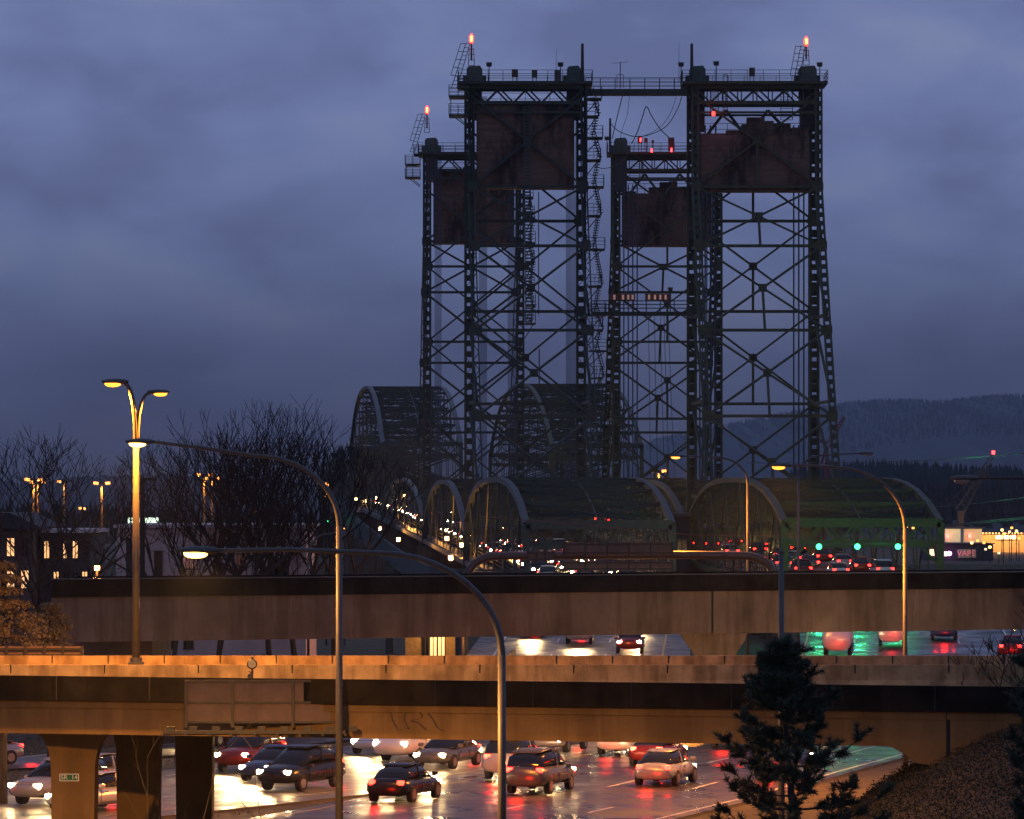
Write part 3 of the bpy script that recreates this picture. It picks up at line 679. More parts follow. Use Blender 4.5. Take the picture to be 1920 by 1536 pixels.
# ---------------------------------------------------------------- truss spans
def span(label, AX, Wd, D0, D1, ze, zm, n, ex, stl, pz=None, name='truss_span', postz=None):
    T = thing(name, label, 'bridge span', (AX((D0+D1)/2)+Wd/2, (D0+D1)/2, H-9))
    def zt(t): return ze+(zm-ze)*(1-abs(2*t-1)**ex)
    def zd(D): return interp(ZPROF, D)-.25
    nodes = [lerp(D0, D1, i/n) for i in range(n+1)]
    def P3(D, v, z): return Vector((AX(D)+v, D, H+z))
    for v in (-.3, Wd+.3):
        c = MB()
        for i in range(n):
            a, b = nodes[i], nodes[i+1]; c.bar(P3(a, v, zt(i/n)), P3(b, v, zt((i+1)/n)), .55 if D0 < 660 else .7, .45)
        c.bar(P3(D0, v, zd(D0)-.6), P3(D0, v, zt(0)), .6, .5); c.bar(P3(D1, v, zd(D1)-.6), P3(D1, v, zt(1)), .6, .5)
        c.build('top_chord', M['steelTop'] if stl is M['steelL'] else stl, T)
        w = MB()
        for i in range(n+1):
            D = nodes[i]
            if 0 < i < n:
                lattice(w, P3(D, v, zd(D)), P3(D, v, zt(i/n)), .40, (0,1,0), .07, 1.2, 'laced', .15)
            if i < n:
                E = nodes[i+1]; up = i % 2 == 0
                p, q = (P3(D, v, zd(D)), P3(E, v, zt((i+1)/n))) if up else (P3(D, v, zt(i/n)), P3(E, v, zd(E)))
                w.bar(p, q, .13, .28)
                # sub-struts
                mD = (D+E)/2; zmid = (zd(mD)+zt((i+.5)/n))/2
        w.build('web_members', stl, T)
    lt = MB()
    for i in range(n+1):
        D = nodes[i]; z = zt(i/n); dz = min(2.6, max(1.4, (z-zd(D))*.26)); end = i in (0, n); k9 = i % 2 and not end
        if end: dz = 1.6
        if k9: dz *= .5
        lt.bar(P3(D, 0, z), P3(D, Wd, z), .4, .35); lt.bar(P3(D, 0, z-dz), P3(D, Wd, z-dz), .22, .3)
        k = 8
        for j in range(k):
            a, b = (z-dz, z) if j % 2 else (z, z-dz)
            lt.bar(P3(D, Wd*j/k, a), P3(D, Wd*(j+1)/k, b), .13)
            lt.bar(P3(D, Wd*(j+.5)/k, z-dz), P3(D, Wd*(j+.5)/k, z), .05)
        # knee braces
        lt.bar(P3(D, 0, z-dz-1.8), P3(D, 1.8, z-dz), .2); lt.bar(P3(D, Wd, z-dz-1.8), P3(D, Wd-1.8, z-dz), .2)
        tall = z-dz-zd(D)-5.2
        if tall > 3:
            zz = z-dz; kk = max(1, int(tall/3.2)); hh = tall/kk
            for q in range(kk):
                lt.bar(P3(D,0,zz), P3(D,Wd,zz-hh), .14); lt.bar(P3(D,Wd,zz), P3(D,0,zz-hh), .14); lt.bar(P3(D,0,zz-hh), P3(D,Wd,zz-hh), .2); zz -= hh
        if i < n:
            E = nodes[i+1]; zE = zt((i+1)/n)
            lt.bar(P3(D,0,z), P3(E,Wd,zE), .16); lt.bar(P3(D,Wd,z), P3(E,0,zE), .16)
            lt.bar(P3(D,Wd/2,z), P3(E,Wd/2,zE), .1)
    lt.build('sway_bracing', stl, T)
    # portal plates at the two ends
    for D in (D0, D1):
        z = zt(0); pm = MB()
        pm.bar(P3(D, -.3, z), P3(D, Wd+.3, z), .5, .75); pm.bar(P3(D, .2, z-1.9), P3(D, Wd-.2, z-1.9), .3, .35)
        for j in range(9):
            a, b = (z-1.9, z) if j % 2 else (z, z-1.9); pm.bar(P3(D-.12, Wd*j/9, a), P3(D-.12, Wd*(j+1)/9, b), .2)
        pm.build('portal', M['steelTop'] if stl is M['steelL'] else stl, T)
    dk = MB(); m2 = MB()
    for i in range(n):
        a, b = nodes[i], nodes[i+1]
        for v0, v1, z0, z1 in ((-.1, Wd+.1, -.35, .25),):
            dk.add([(AX(a)+v0,a,H+zd(a)+z0),(AX(a)+v1,a,H+zd(a)+z0),(AX(b)+v1,b,H+zd(b)+z0),(AX(b)+v0,b,H+zd(b)+z0),(AX(a)+v0,a,H+zd(a)+z1),(AX(a)+v1,a,H+zd(a)+z1),(AX(b)+v1,b,H+zd(b)+z1),(AX(b)+v0,b,H+zd(b)+z1)],
               [(0,3,2,1),(4,5,6,7),(0,1,5,4),(1,2,6,5),(2,3,7,6),(3,0,4,7)])
        for v in (.35, Wd-.35): railing(m2, [P3(a, v, zd(a)+.25), P3(b, v, zd(b)+.25)], 1.1, 3, 1.2, .08)
        m2.bar(P3(a, 0, zd(a)-.7), P3(a, Wd, zd(a)-.7), .4, .7)
    for v in (-.3, Wd+.3):
        for i in range(n): m2.bar(P3(nodes[i], v, zd(nodes[i])-.5), P3(nodes[i+1], v, zd(nodes[i+1])-.5), .5, .5)
    dk.build('deck', M['road'], T); m2.build('deck_rails', stl, T)
    for D in (D0, D1):
        pr_ = MB(); pr_.box(AX(D)-1.2, AX(D)+Wd+1.2, D-1.2 if D == D1 else D+.1, D-.1 if D == D1 else D+1.2, -9, H+zd(D)-1.2)
        pr_.build('stone_pier', M['conc_far'], T)
    return T
span('nearest truss span of the left bridge, its curved end frame facing the far overpass', LX, WL, 363, 449, -2.6, 1.25, 12, 3.2, M['steelL'])
span('low lift span between the two left towers', LX, WL, 451, 539, -4.0, 1.3, 12, 2.6, M['steelL'])
span('low truss span just beyond the leftmost tower, nearly hidden, arch seen edge on', LX, WL, 541, 673, -3.0, 1.9, 14, 2.4, M['steelL'])
span('tall humped truss span of the left bridge, far end of the bridge', LX, WL, 676, 836, 7.6, 18.1, 16, 2.6, M['steelL'])
span('lower far truss span beyond the tall left hump', LX, WL, 838, 950, 3.0, 9.4, 10, 2.4, M['steelL'])
span('most distant small truss span at the left end of the bridge', LX, WL, 952, 1078, 2.0, 9.2, 10, 2.4, M['steelL'])
span('nearest truss span of the right bridge, olive arch lit green by the traffic signals', RX, WR, 371, 449, -2.5, 1.25, 12, 3.0, M['steelR'])
span('low lift span between the two right towers', RX, WR, 451, 539, -4.0, 1.3, 12, 2.6, M['steelR'])
span('low truss span beyond the farther right tower', RX, WR, 541, 643, -3.0, 1.9, 12, 2.4, M['steelR'])
span('tall humped truss span of the right bridge, seen through the nearer left tower', RX, WR, 646, 806, 7.0, 17.8, 16, 2.6, M['steelR'])
# operator's house beside the near towers
oh = thing('control_house', 'small dark control house with flat roof squeezed between the two bridges', 'control house', (X(1265,446), 446, H-8))
D = 442; a, b = X(1243,D), X(1292,D)
MB().box(a, b, D, D+5, H-9, Z(968,D)).build('wall', M['walld'], oh); MB().box(a-.3, b+.3, D-.4, D+5.4, Z(968,D)+.003, Z(962,D)).build('roof', M['grey_steel'], oh)
for k in range(4): MB().box(a+.35+k*.55, a+.75+k*.55, D-.02, D+.02, Z(1035,D), Z(1012,D)).build('window', M['glass'], oh)

# ---------------------------------------------------------------- sign gantry, sign backs
gt = thing('sign_gantry', 'curved dark pipe gantry spanning the roads behind the far overpass, sign backs on it', 'sign gantry', (X(1160,256), 256, zr(256)))
D = 256
q = smooth_path([(862,1180),(866,1120),(872,1085),(886,1062),(905,1048),(930,1043),(1000,1042),(1180,1041),(1350,1041),(1405,1043),(1432,1052),(1448,1070),(1456,1100),(1458,1180)], 6)
MB().tube([(X(a,D), D, Z(b,D)) for a, b in q]+[(X(1458,D), D, zr(D)-.2)], .24, 12).build('pipe_frame', mat('bronze_pipe', (.085,.06,.05), .45, .4, .2, 3), gt, smooth=True)
MB().tube([(X(862,D), D, Z(1185,D)), (X(862,D), D, zr(D)-.2)], .27, 12).build('post', M['dark_steel'], gt, smooth=True)
def sign_back(px0, px1, D, y0, y1, n, parent, mt=None, rr=.12):
    a, b, z0, z1 = X(px0,D), X(px1,D), Z(y1,D), Z(y0,D); m = MB()
    pts = []
    for cx, cz, s in ((b-rr, z1-rr, 0), (a+rr, z1-rr, 1), (a+rr, z0+rr, 2), (b-rr, z0+rr, 3)):
        for k in range(5): t = (s+k/4)*math.pi/2; pts.append((cx+rr*math.cos(t), cz+rr*math.sin(t)))
    m.prism(pts, 'y', D, D+.06); o = m.build('sign_panel', mt or M['signback'], parent)
    m = MB()
    for k in range(n+1):
        x = lerp(a+.05, b-.05, k/n); m.box(x-.05, x+.05, D-.12, D-.003, z0-.1, z1+.02)
    m.box(a, b, D-.08, D-.004, z1-.14, z1-.06); m.box(a, b, D-.07, D-.004, z0+.06, z0+.14)
    m.build('ribs', M['dark_steel'], parent)
sign_back(1055, 1262, 255.6, 1017, 1040, 5, gt); sign_back(1055, 1262, 255.6, 1052, 1070, 5, gt); sign_back(988, 1040, 255.6, 1034, 1052, 3, gt)
s1 = thing('road_sign', 'long orange lit ribbed sign panel seen from behind, at the left edge beyond the barriers', 'road sign', (X(60,160), 160, ZT-1))
sign_back(-60, 157, 160, 1212, 1234, 6, s1, None, .09); MB().box(X(-60,160), X(150,160), 160.1, 160.4, ZT-1.3, ZT-.35).build('mounting_beam', M['dark_steel'], s1)
s2_ = thing('road_sign', 'big brown sign back in six fields bolted to the near ramp above a catwalk', 'road sign', (X(495,139), 139, ZT-2))
Dm = 138.0; a, b, z0, z1 = X(348,Dm), X(645,Dm), Z(1357,Dm), Z(1277,Dm)
MB().box(a, b, Dm, Dm+.06, z0, z1).build('sign_panel', M['signback'], s2_)
m = MB()
for px in (349, 436, 549, 643): m.box(X(px,Dm)-.045, X(px,Dm)+.045, Dm-.1, Dm-.003, z0-.12, z1+.03)
for z in (z0+.05, (z0+z1)/2, z1): m.box(a, b, Dm-.06, Dm-.004, z-.035, z+.035)
for px in (465,490,517,575,600): m.box(X(px,Dm)-.03, X(px,Dm)+.03, Dm-.08, Dm-.061, (z0+z1)/2-.05, (z0+z1)/2+.03)
for k in range(3): m.bar((lerp(a,b,.1+.4*k), Dm+.05, z1-.2), (lerp(a,b,.1+.4*k), Dm+3, z1-.3), .12)
m.build('ribs', M['dark_steel'], s2_)
m = MB(); c0, c1 = X(310,Dm), X(650,Dm)
m.box(c0, c1, Dm-1.0, Dm-.12, z0-.24, z0-.2); m.bar((c0,Dm-1.0,z0-.22),(c1,Dm-1.0,z0-.22),.1); m.bar((c0,Dm-.12,z0-.3),(c1,Dm-.12,z0-.3),.1)
for k in range(9): x = lerp(c0, c1, k/8); m.bar((x,Dm-1.05,z0-.3),(x,Dm+1,z0-.32),.07); m.box(x+.1, x+.35, Dm-.9, Dm-.6, z0-.195, z0-.05)
m.build('catwalk', M['dark_steel'], s2_)
fl = thing('floodlight', 'small black floodlight on a short stalk on the near ramp parapet', 'floodlight', (X(473,139.5), 139.4, ZT))
m = MB(); x = X(473,139.4); m.tube([(x,139.4,ZT-.1),(x,139.4,ZT+.25)], .035, 6); m.tube([(x-.06,139.3,ZT-.02),(x+.02,139.3,ZT+.1),(x-.1,139.3,ZT+.2)], .02, 6); m.tube([(x-.06,139.25,ZT+.03),(x-.06,139.45,ZT+.03)], .09, 10); m.build('stalk', M['dark_steel'], fl)
m = MB(); z = ZT+.42; m.tube([(x,139.55,z),(x,139.35,z),(x,139.25,z)], .12, 12, .17); m.tube([(x,139.4,z+.12),(x,139.4,z+.24)], .04, 6); m.build('lamp_housing', M['dark_steel'], fl, smooth=True)
MB().tube([(x,139.245,z),(x,139.235,z)], .13, 12).build('lens', M['lens_off'], fl)
# SR 14 sign on the first pier column
sg = thing('route_sign', 'small green sign reading SR 14 with white border on the left pier column', 'road sign', (X(129,141.4), 141.9, Z(1458,141.4)))
D = 141.93; a, b, z0, z1 = X(111.5,D), X(148,D), Z(1465,D), Z(1451,D)
MB().box(a, b, D, D+.03, z0, z1).build('border', M['signwhite'], sg); MB().box(a+.025, b-.025, D-.004, D-.001, z0+.025, z1-.025).build('sign_face', M['signgreen'], sg)
def text(s, name, parent, x, y, z, size, mt, rot=(math.pi/2,0,0), ext=.002, sx=1):
    c = bpy.data.curves.new(name, 'FONT'); c.body = s; c.size = size; c.align_x = 'CENTER'; c.align_y = 'CENTER'; c.extrude = ext
    o = bpy.data.objects.new(name, c); COL.objects.link(o); dg = bpy.context.evaluated_depsgraph_get(); me = bpy.data.meshes.new_from_object(o.evaluated_get(dg)); bpy.data.objects.remove(o)
    me.materials.clear(); me.materials.append(mt); o = bpy.data.objects.new(name, me); COL.objects.link(o); o.parent = parent
    off = Vector(parent.location); o.location = (x-off.x, y-off.y, z-off.z); o.rotation_euler = rot; o.scale = (sx,1,1); return o
text('SR  14', 'lettering', sg, (a+b)/2, D-.008, (z0+z1)/2, .21, M['signwhite'])

# ---------------------------------------------------------------- street lamps
def arc_lamp(label, base, top, heads, r0=.11, r1=.06, mt=None, group=None, on=None, headmat=None, power=0, col=(1,.31,.025), hs=1.0, base_plate=True):
    """heads: list of (dx, dy, dz_rise, bend) ; pole vertical to 'top' height then bends to the head"""
    T = thing('street_lamp', label, 'street lamp', base, group)
    mt = mt or M['grey_steel']; b = Vector(base)
    hb = min(top-r_[3] for r_ in heads)
    MB().tube([(0,0,0),(0,0,hb)], r0, 12, lerp(r0,r1,.7)).build('pole', mt, T, True, True)
    if base_plate: MB().box(-.26,.26,-.26,.26,-.02,.06).add([],[]).tube([(0,0,.06),(0,0,.22)], r0*1.5, 10).build('base_plate', mt, T, True)
    for (dx, dy, rise, bend) in heads:
        dr = Vector((dx, dy, 0)); Ln = dr.length; u = dr/Ln
        pts = [Vector((0,0,top-bend-.3)), Vector((0,0,top-bend))]
        cr = min(Ln*.55, bend*1.15)
        for k in range(1, 11):
            t = k/10*math.pi/2; pts.append(u*(cr*(1-math.cos(t)))+Vector((0,0,top-bend+bend*math.sin(t)*.96)))
        e = pts[-1]; pts.append(u*((cr+Ln)*.5)+Vector((0,0,top+rise*.5))); pts.append(u*(Ln-.3*hs)+Vector((0,0,top+rise)))
        MB().tube(pts, lerp(r0,r1,.75), 10, r1*.62).build('arm', mt, T, True, True)
        # cobra head: tapering body, lens below
        hp = u*(Ln-.35*hs)+Vector((0,0,top+rise)); side = Vector((u.y,-u.x,0)); m = MB(); secs = [(0,.06,.05,.05),(.12,.11,.08,.07),(.35,.16,.10,.07),(.62,.17,.09,.05),(.80,.10,.05,.03)]
        vs = []; fs = []
        for (s_, hw, up, dn_) in secs:
            c = hp+u*(s_*hs)
            for k in range(10):
                t = 2*math.pi*k/10; zz = math.sin(t); vs.append(c+side*(hw*hs*math.cos(t))+Vector((0,0,(up if zz > 0 else dn_)*hs*zz)))
        for i in range(4):
            for k in range(10): fs.append((i*10+k, i*10+(k+1)%10, (i+1)*10+(k+1)%10, (i+1)*10+k))
        fs += [tuple(reversed(range(10))), tuple(range(40,50))]
        hd = m.add(vs, fs).build('lamp_head', M['grey_steel'], T, True, True)
        c = hp+u*(.47*hs); v2 = []; n = 14
        for rg, zz in ((1,-.045),(.93,-.10),(.6,-.145),(0.01,-.16)):
            for k in range(n):
                t = 2*math.pi*k/n; v2.append(c+u*(.25*hs*rg*math.cos(t))+side*(.155*hs*rg*math.sin(t))+Vector((0,0,zz*hs)))
        f2 = [(i*n+k, i*n+(k+1)%n, (i+1)*n+(k+1)%n, (i+1)*n+k) for i in range(3) for k in range(n)]
        MB().add(v2, f2).build('lens', headmat or M['lens_off'], hd, True, True)
        if power: spot('lamp_light', T, c+Vector((0,0,-.3)), (0,0,-1), power, col, 165, .35, .14)
    return T
GS = M['grey_steel']
D = 151.2
l1 = arc_lamp('tall orange double lamp standing on the ramp barrier, both heads lit', (X(255,D), D, Z(1245,D)), Z(716,D)-Z(1245,D), [(X(219,D)-X(255,D), 0, 0, 2.1)], .14, .09, headmat=M['sodium'], power=12500, hs=1.15)
# second head, lower, on its own arm
hd = arc_lamp('x', (X(258,D), D, Z(1245,D)), Z(735,D)-Z(1245,D), [(X(294,D)-X(258,D), .1, 0, 1.5)], .05, .075, headmat=M['sodium'], power=7000, hs=.95, base_plate=False)
for ch in list(hd.children):
    if ch.name.startswith('pole'): bpy.data.objects.remove(ch, do_unlink=True); continue
    ch.parent = l1; ch.location = Vector(ch.location)+Vector(hd.location)-Vector(l1.location)
bpy.data.objects.remove(hd, do_unlink=True)
D = 137
arc_lamp('near grey lamp pole before the sign back, long arm reaching left with small lit head', (X(636,D), D, 0), Z(849,D), [(X(263,D)-X(636,D), .5, .35, 2.3)], .125, .085, headmat=M['warm'], power=14000, col=(1,.40,.07), hs=1.1)
D = 120
arc_lamp('closest grey green lamp pole in mid picture, long arm reaching left with dazzling white head', (X(941,D), D, 0), Z(1029,D), [(X(378,D)-X(941,D), 0, -.05, 2.9)], .125, .10, headmat=M['warm'], power=26000, col=(1,.42,.08), hs=1.35)
D = 180
arc_lamp('orange lit lamp rising behind the right ramp, arm reaching left to a glowing head', (X(1697,D), D, .0+zr(D)), Z(872,D), [(X(1466,D)-X(1697,D), 0, -.02, 2.6)], .11, .08, headmat=M['sodium'], power=30000, hs=1.1)
D = 262
arc_lamp('thin orange lit lamp beside the gantry end with dark head pointing right', (X(1497,D), D, zr(D)), Z(852,D)-zr(D), [(X(1622,D)-X(1497,D), 0, .05, 1.3)], .10, .07, hs=1.1)
arc_lamp('thin lamp left of the gantry end, its small orange head pointing left', (X(1402,D), D, zr(D)), Z(856,D)-zr(D), [(X(1271,D)-X(1402,D), 0, .02, 1.6)], .10, .07, headmat=M['sodium_far'], power=15000, hs=1.1)
D = 165
arc_lamp('unlit lamp arm with dark head entering from the right edge', (X(2120,D), D, 0), Z(897,D), [(X(1812,D)-X(2120,D), 0, 0, 1.6)], .11, .08, mt=M['dark_steel'], hs=1.3)
D = 232
arc_lamp('small unlit lamp with pale curved pole at the right end of the pale hall', (X(578,D), D, 0), Z(1000,D), [(X(636,D)-X(578,D), .3, 0, 1.5)], .085, .06, hs=.9)
D = 125
pp_ = thing('steel_pole', 'bare straight grey steel pole rising in front of the pine, no lamp', 'pole', (X(1465,D), D, 0))
MB().tube([(0,0,0),(0,0,Z(1036,D))], .11, 12, .075).build('shaft', GS, pp_, True, True); MB().tube([(0,0,Z(1036,D)),(0,0,Z(1031,D))], .09, 12, .05).build('cap', GS, pp_, True, True); MB().box(-.2,.2,-.2,.2,0,.08).build('base_plate', GS, pp_, True)
# distant twin-headed masts
tw = None
for i, (px, py, D, lab) in enumerate([(63,899,520,'twin headed lamp mast, leftmost of the far row behind the bare tree'),(71,904,560,'twin headed lamp mast, second of the far row behind the bare tree'),(121,903,640,'thinnest far lamp mast with a single dim glow, third from the left'),(191,906,560,'twin headed lamp mast glowing at the right edge of the left bare tree'),(383,890,520,'twin headed lamp mast seen inside the middle bare trees, taller one'),(397,897,560,'twin headed lamp mast seen inside the middle bare trees, shorter one'),(1235,883,620,'twin headed lamp mast glowing between the lift towers above the low trusses')]):
    h = Z(py, D)-1.0
    T = thing('lamp_mast', lab, 'lamp mast', (X(px,D), D, 1.0), 'far twin headed lamp masts'); r = D/F
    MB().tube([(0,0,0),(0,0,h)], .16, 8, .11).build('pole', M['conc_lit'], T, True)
    k = 0 if i == 2 else 1
    MB().bar((-.75,0,h),(.75,0,h),.14).build('crossarm', M['dark_steel'], T, True)
    for s in (-1, 1):
        if i == 2 and s == 1: continue
        MB().tube([(s*.45,-.1,h-.05),(s*1.05,-.1,h+.02)], .17, 8).build('lamp_head', M['sodium_far'] if i < 6 else M['sodium'], T, True)
        spot('mast_light', T, (s*.7,-.4,h-.15), (-s*.12,.06,-1), 2500, (1,.42,.09), 120, .5, .2)
# utility pole
up = thing('utility_pole', 'dark wooden utility pole with crossarm beside the tall orange lamp', 'utility pole', (X(267,228), 228, 0))
m = MB(); m.tube([(0,0,0),(0,0,Z(896,228))], .16, 8, .12); m.build('pole', M['bark'], up, True)
m = MB(); m.bar((-.1,0,Z(899,228)),(.75,0,Z(899,228)),.14); m.bar((.1,0,Z(930,228)),(.7,0,Z(903,228)),.05); m.build('crossarm', M['bark'], up, True)
# low orange lamp at the overpass parapet
D = 236; ol = thing('lantern', 'small round orange lantern glaring low beside the left bare tree', 'lamp', (X(182,D), D, 0))
m = MB(); m.tube([(0,0,0),(0,0,Z(1070,D))], .07, 8); m.build('post', M['dark_steel'], ol, True)
m = MB()
for i in range(7):
    pass
m.tube([(0,0,Z(1070,D)+.02),(0,0,Z(1068,D)),(0,0,Z(1064.5,D)),(0,0,Z(1062,D)),(0,0,Z(1061,D))], .15, 12).build('globe', emis('orange_globe', (1,.20,.01), 6), ol, True)
point('lantern_light', ol, (0,-.4,Z(1065,D)), 500, (1,.32,.05), .2)

# ---------------------------------------------------------------- traffic signals
D = 352
sgx = [1535, 1607, 1683]
ta = thing('signal_mast', 'orange lit mast and arm holding the three green signals before the right bridge', 'signal mast', (X(1497,D), D, zr(D)))
MB().tube([(0,0,0),(0,0,Z(1008,D)-zr(D))], .13, 10, .1).build('pole', GS, ta, True, True); MB().tube([(0,0,Z(1022,D)-zr(D)),(X(1700,D)-X(1497,D),0,Z(1019,D)-zr(D))], .09, 10, .06).build('mast_arm', GS, ta, True, True)
for i, px in enumerate(sgx):
    T = thing('traffic_signal', ('leftmost','middle','rightmost')[i]+' of the three green traffic signals before the right bridge', 'traffic signal', (X(px,D), D-.2, Z(1025,D)), 'green signals before the right bridge')
    MB().box(-.2,.2,0,.25,-.25,.95).build('housing', M['dark_steel'], T, True, bevel=.03)
    m = MB()
    for z in (0,.33,.66): m.tube([(0,-.16,z),(0,0,z)], .155, 10, cap=False)
    m.build('visors', M['dark_steel'], T, True)
    MB().tube([(0,-.18,0),(0,-.10,0)], .23, 14).build('green_light', M['greenlamp'], T, True)
    MB().tube([(0,-.03,.33),(0,-.01,.33)], .11, 12).build('amber_lens', M['dark_steel'], T, True); MB().tube([(0,-.03,.66),(0,-.01,.66)], .11, 12).build('red_lens', M['dark_steel'], T, True)
    spot('signal_light', T, (0,-.5,0), (0,-1,-.22), 800, (.03,1,.30), 130, .6, .15)
    point('signal_spill', T, (0,.7,.2), 700, (.03,1,.22), .15)
D = 345
T = thing('traffic_signal', 'lone green traffic signal at the left foot of the bridge, below amber lamps', 'traffic signal', (X(615,D), D, Z(976,D)))
MB().box(-.2,.2,0,.25,-.25,.95).build('housing', M['dark_steel'], T, True, bevel=.03); MB().tube([(0,-.05,0),(0,-.02,0)], .13, 12).build('green_light', M['greenlamp'], T, True); MB().tube([(.3,0,0),(.3,0,-(Z(976,D)-0))], .08, 8).build('post', M['dark_steel'], T, True)
for px, py, s, lab in ((612,908,.16,'upper amber lamp beside the bend of the lamp arm, left bridge foot'),(611,930,.15,'second amber lamp, just under the top amber one at the left bridge foot'),(611,957,.11,'small dim amber lamp above the lone green signal'),(646,988,.17,'amber lamp right of the lone green signal near the sloping wall')):
    T = thing('amber_lamp', lab, 'lamp', (X(px,350), 350, 0)); h = Z(py,350)
    MB().tube([(0,.2,0),(0,.2,h+.1)], .06, 6).build('post', M['dark_steel'], T, True); MB().tube([(0,0,h-s),(0,0,h-s*.5),(0,0,h+s*.5),(0,0,h+s)], s, 10).build('globe', M['sodium'], T, True)

# ---------------------------------------------------------------- buildings
def windows(T, x0, x1, D, z0, z1, nx, nz, lit, wr=.5, hr=.55, mt=None):
    rr = random.Random(nx*31+nz)
    for j in range(nz):
        for i in range(nx):
            cx = lerp(x0, x1, (i+.5)/nx); cz = lerp(z0, z1, (j+.5)/nz); w = (x1-x0)/nx*wr/2; h = (z1-z0)/nz*hr/2
            on = rr.random() < lit
            f = MB(); f.box(cx-w-.06, cx+w+.06, D-.06, D+.02, cz-h-.06, cz-h); f.box(cx-w-.06, cx+w+.06, D-.06, D+.02, cz+h, cz+h+.06); f.box(cx-w-.06, cx-w, D-.06, D+.02, cz-h, cz+h); f.box(cx+w, cx+w+.06, D-.06, D+.02, cz-h, cz+h); f.box(cx-.03, cx+.03, D-.05, D+.02, cz-h, cz+h)
            fo_ = f.build('window', M['walld'], T)
            MB().box(cx-w, cx+w, D-.02, D+.01, cz-h, cz+h).build('pane', (mt or M['win']) if on else M['glass'], fo_)
D = 300
hb = thing('hotel', 'long dark three storey building at the left edge, a few warm lit windows', 'building', (X(60,D), D, 0))
a, b = X(-160,D), X(62,D); MB().box(a, b, D, D+14, 0, Z(992,D)).build('wall', M['wallb'], hb); MB().box(a-.5, b+.5, D-.6, D+15, Z(992,D)+.003, Z(988,D)).prism([(a-.5,Z(988,D)),(b+.5,Z(988,D)),(b-1.5,Z(962,D)),(a+1.5,Z(962,D))], 'y', D-.5, D+15).build('roof', M['roof'], hb)
windows(hb, X(-100,D), X(60,D), D, 3.0, Z(996,D), 6, 3, .45)
a, b = X(66,D), X(162,D); MB().box(a, b, D+3, D+14, 0, Z(1000,D)).build('wing', M['walld'], hb); MB().box(a, b+.3, D+2.6, D+14, Z(1000,D)+.003, Z(993,D)).build('eaves', M['wallw'], hb)
windows(hb, X(70,D), X(160,D), D+3, 3.0, Z(1003,D), 5, 3, .5)
D = 262
wb = thing('pale_hall', 'pale rendered hall with flat cornice, arched niche and barred window behind the bare trees', 'building', (X(395,D), D, 0))
a, b = X(221,D), X(571,D); MB().box(a, b, D, D+16, 0, Z(990,D)).build('wall', M['wallw'], wb); MB().box(a-.25, b+.25, D-.3, D+16.2, Z(990,D)+.003, Z(984,D)).box(a-.1, b+.1, D-.12, D-.003, Z(1000,D), Z(995,D)).build('cornice', M['wallw'], wb)
for k, px in enumerate((233, 243, 560)):
    pass
for px in (222.5, 232, 560, 569.5): MB().box(X(px,D)-.14, X(px,D)+.14, D-.1, D-.004, 0, Z(1002,D)).build('pilaster', M['wallw'], wb)
def arch_niche(px0, px1, y0, y1, mt, nm):
    xa_, xb_, zt_, zb_ = X(px0,D), X(px1,D), Z(y0,D), Z(y1,D); r = (xb_-xa_)/2; pts = [(xa_,zb_),(xb_,zb_)]+[((xa_+xb_)/2+r*math.cos(t*math.pi/8), zt_-r+r*math.sin(t*math.pi/8)) for t in range(9)]
    MB().prism(pts, 'y', D-.05, D+.03).build(nm, mt, wb)
arch_niche(224, 248, 1006, 1150, M['walld'], 'arched_niche')
for px0, px1, y0, y1, mt in ((238,246,1040,1085,M['glass']),(290,304,1035,1090,M['glass']),(342,370,1042,1066,M['win']),(506,537,1048,1085,M['glass']),(445,456,1040,1060,M['win']),(312,330,1196,1216,M['glass']),(345,362,1196,1216,M['glass'])):
    f = MB(); x0_, x1_, z0_, z1_ = X(px0,D), X(px1,D), Z(y1,D), Z(y0,D); f.box(x0_-.08,x1_+.08,D-.08,D+.02,z0_-.08,z0_); f.box(x0_-.08,x1_+.08,D-.08,D+.02,z1_,z1_+.08)
    for k in range(5): xx = lerp(x0_, x1_, k/4); f.box(xx-.03, xx+.03, D-.08, D+.02, z0_, z1_)
    w_ = f.build('window', M['walld'], wb); MB().box(x0_, x1_, D-.015, D+.01, z0_, z1_).build('pane', emis('dim_window', (1,.3,.12), .16) if mt is M['win'] else mt, w_)
m = MB()
for k in range(6): x = X(512+k*11,D); m.tube([(x,D-.04,Z(1016,D)),(x,D-.01,Z(1016,D))], .12, 10)
m.build('round_vent', M['walld'], wb)
D = 262
sgl = thing('lit_sign', 'long pale green lit sign on a low roof right behind the tall orange lamp', 'sign', (X(268,D+30), D+30, 0))
Dk = D+30; MB().box(X(240,Dk), X(262,Dk), Dk, Dk+.3, Z(982,Dk), Z(971,Dk)).box(X(267,Dk), X(296,Dk), Dk, Dk+.3, Z(982,Dk), Z(971,Dk)).build('lit_panel', mat('x','x') if False else M['signlit'], sgl); MB().box(X(238,Dk), X(298,Dk), Dk+.31, Dk+.5, Z(986,Dk), Z(969,Dk)).tube([(X(268,Dk), Dk+.4, 0), (X(268,Dk), Dk+.4, Z(986,Dk))], .2, 8).build('support', M['dark_steel'], sgl)
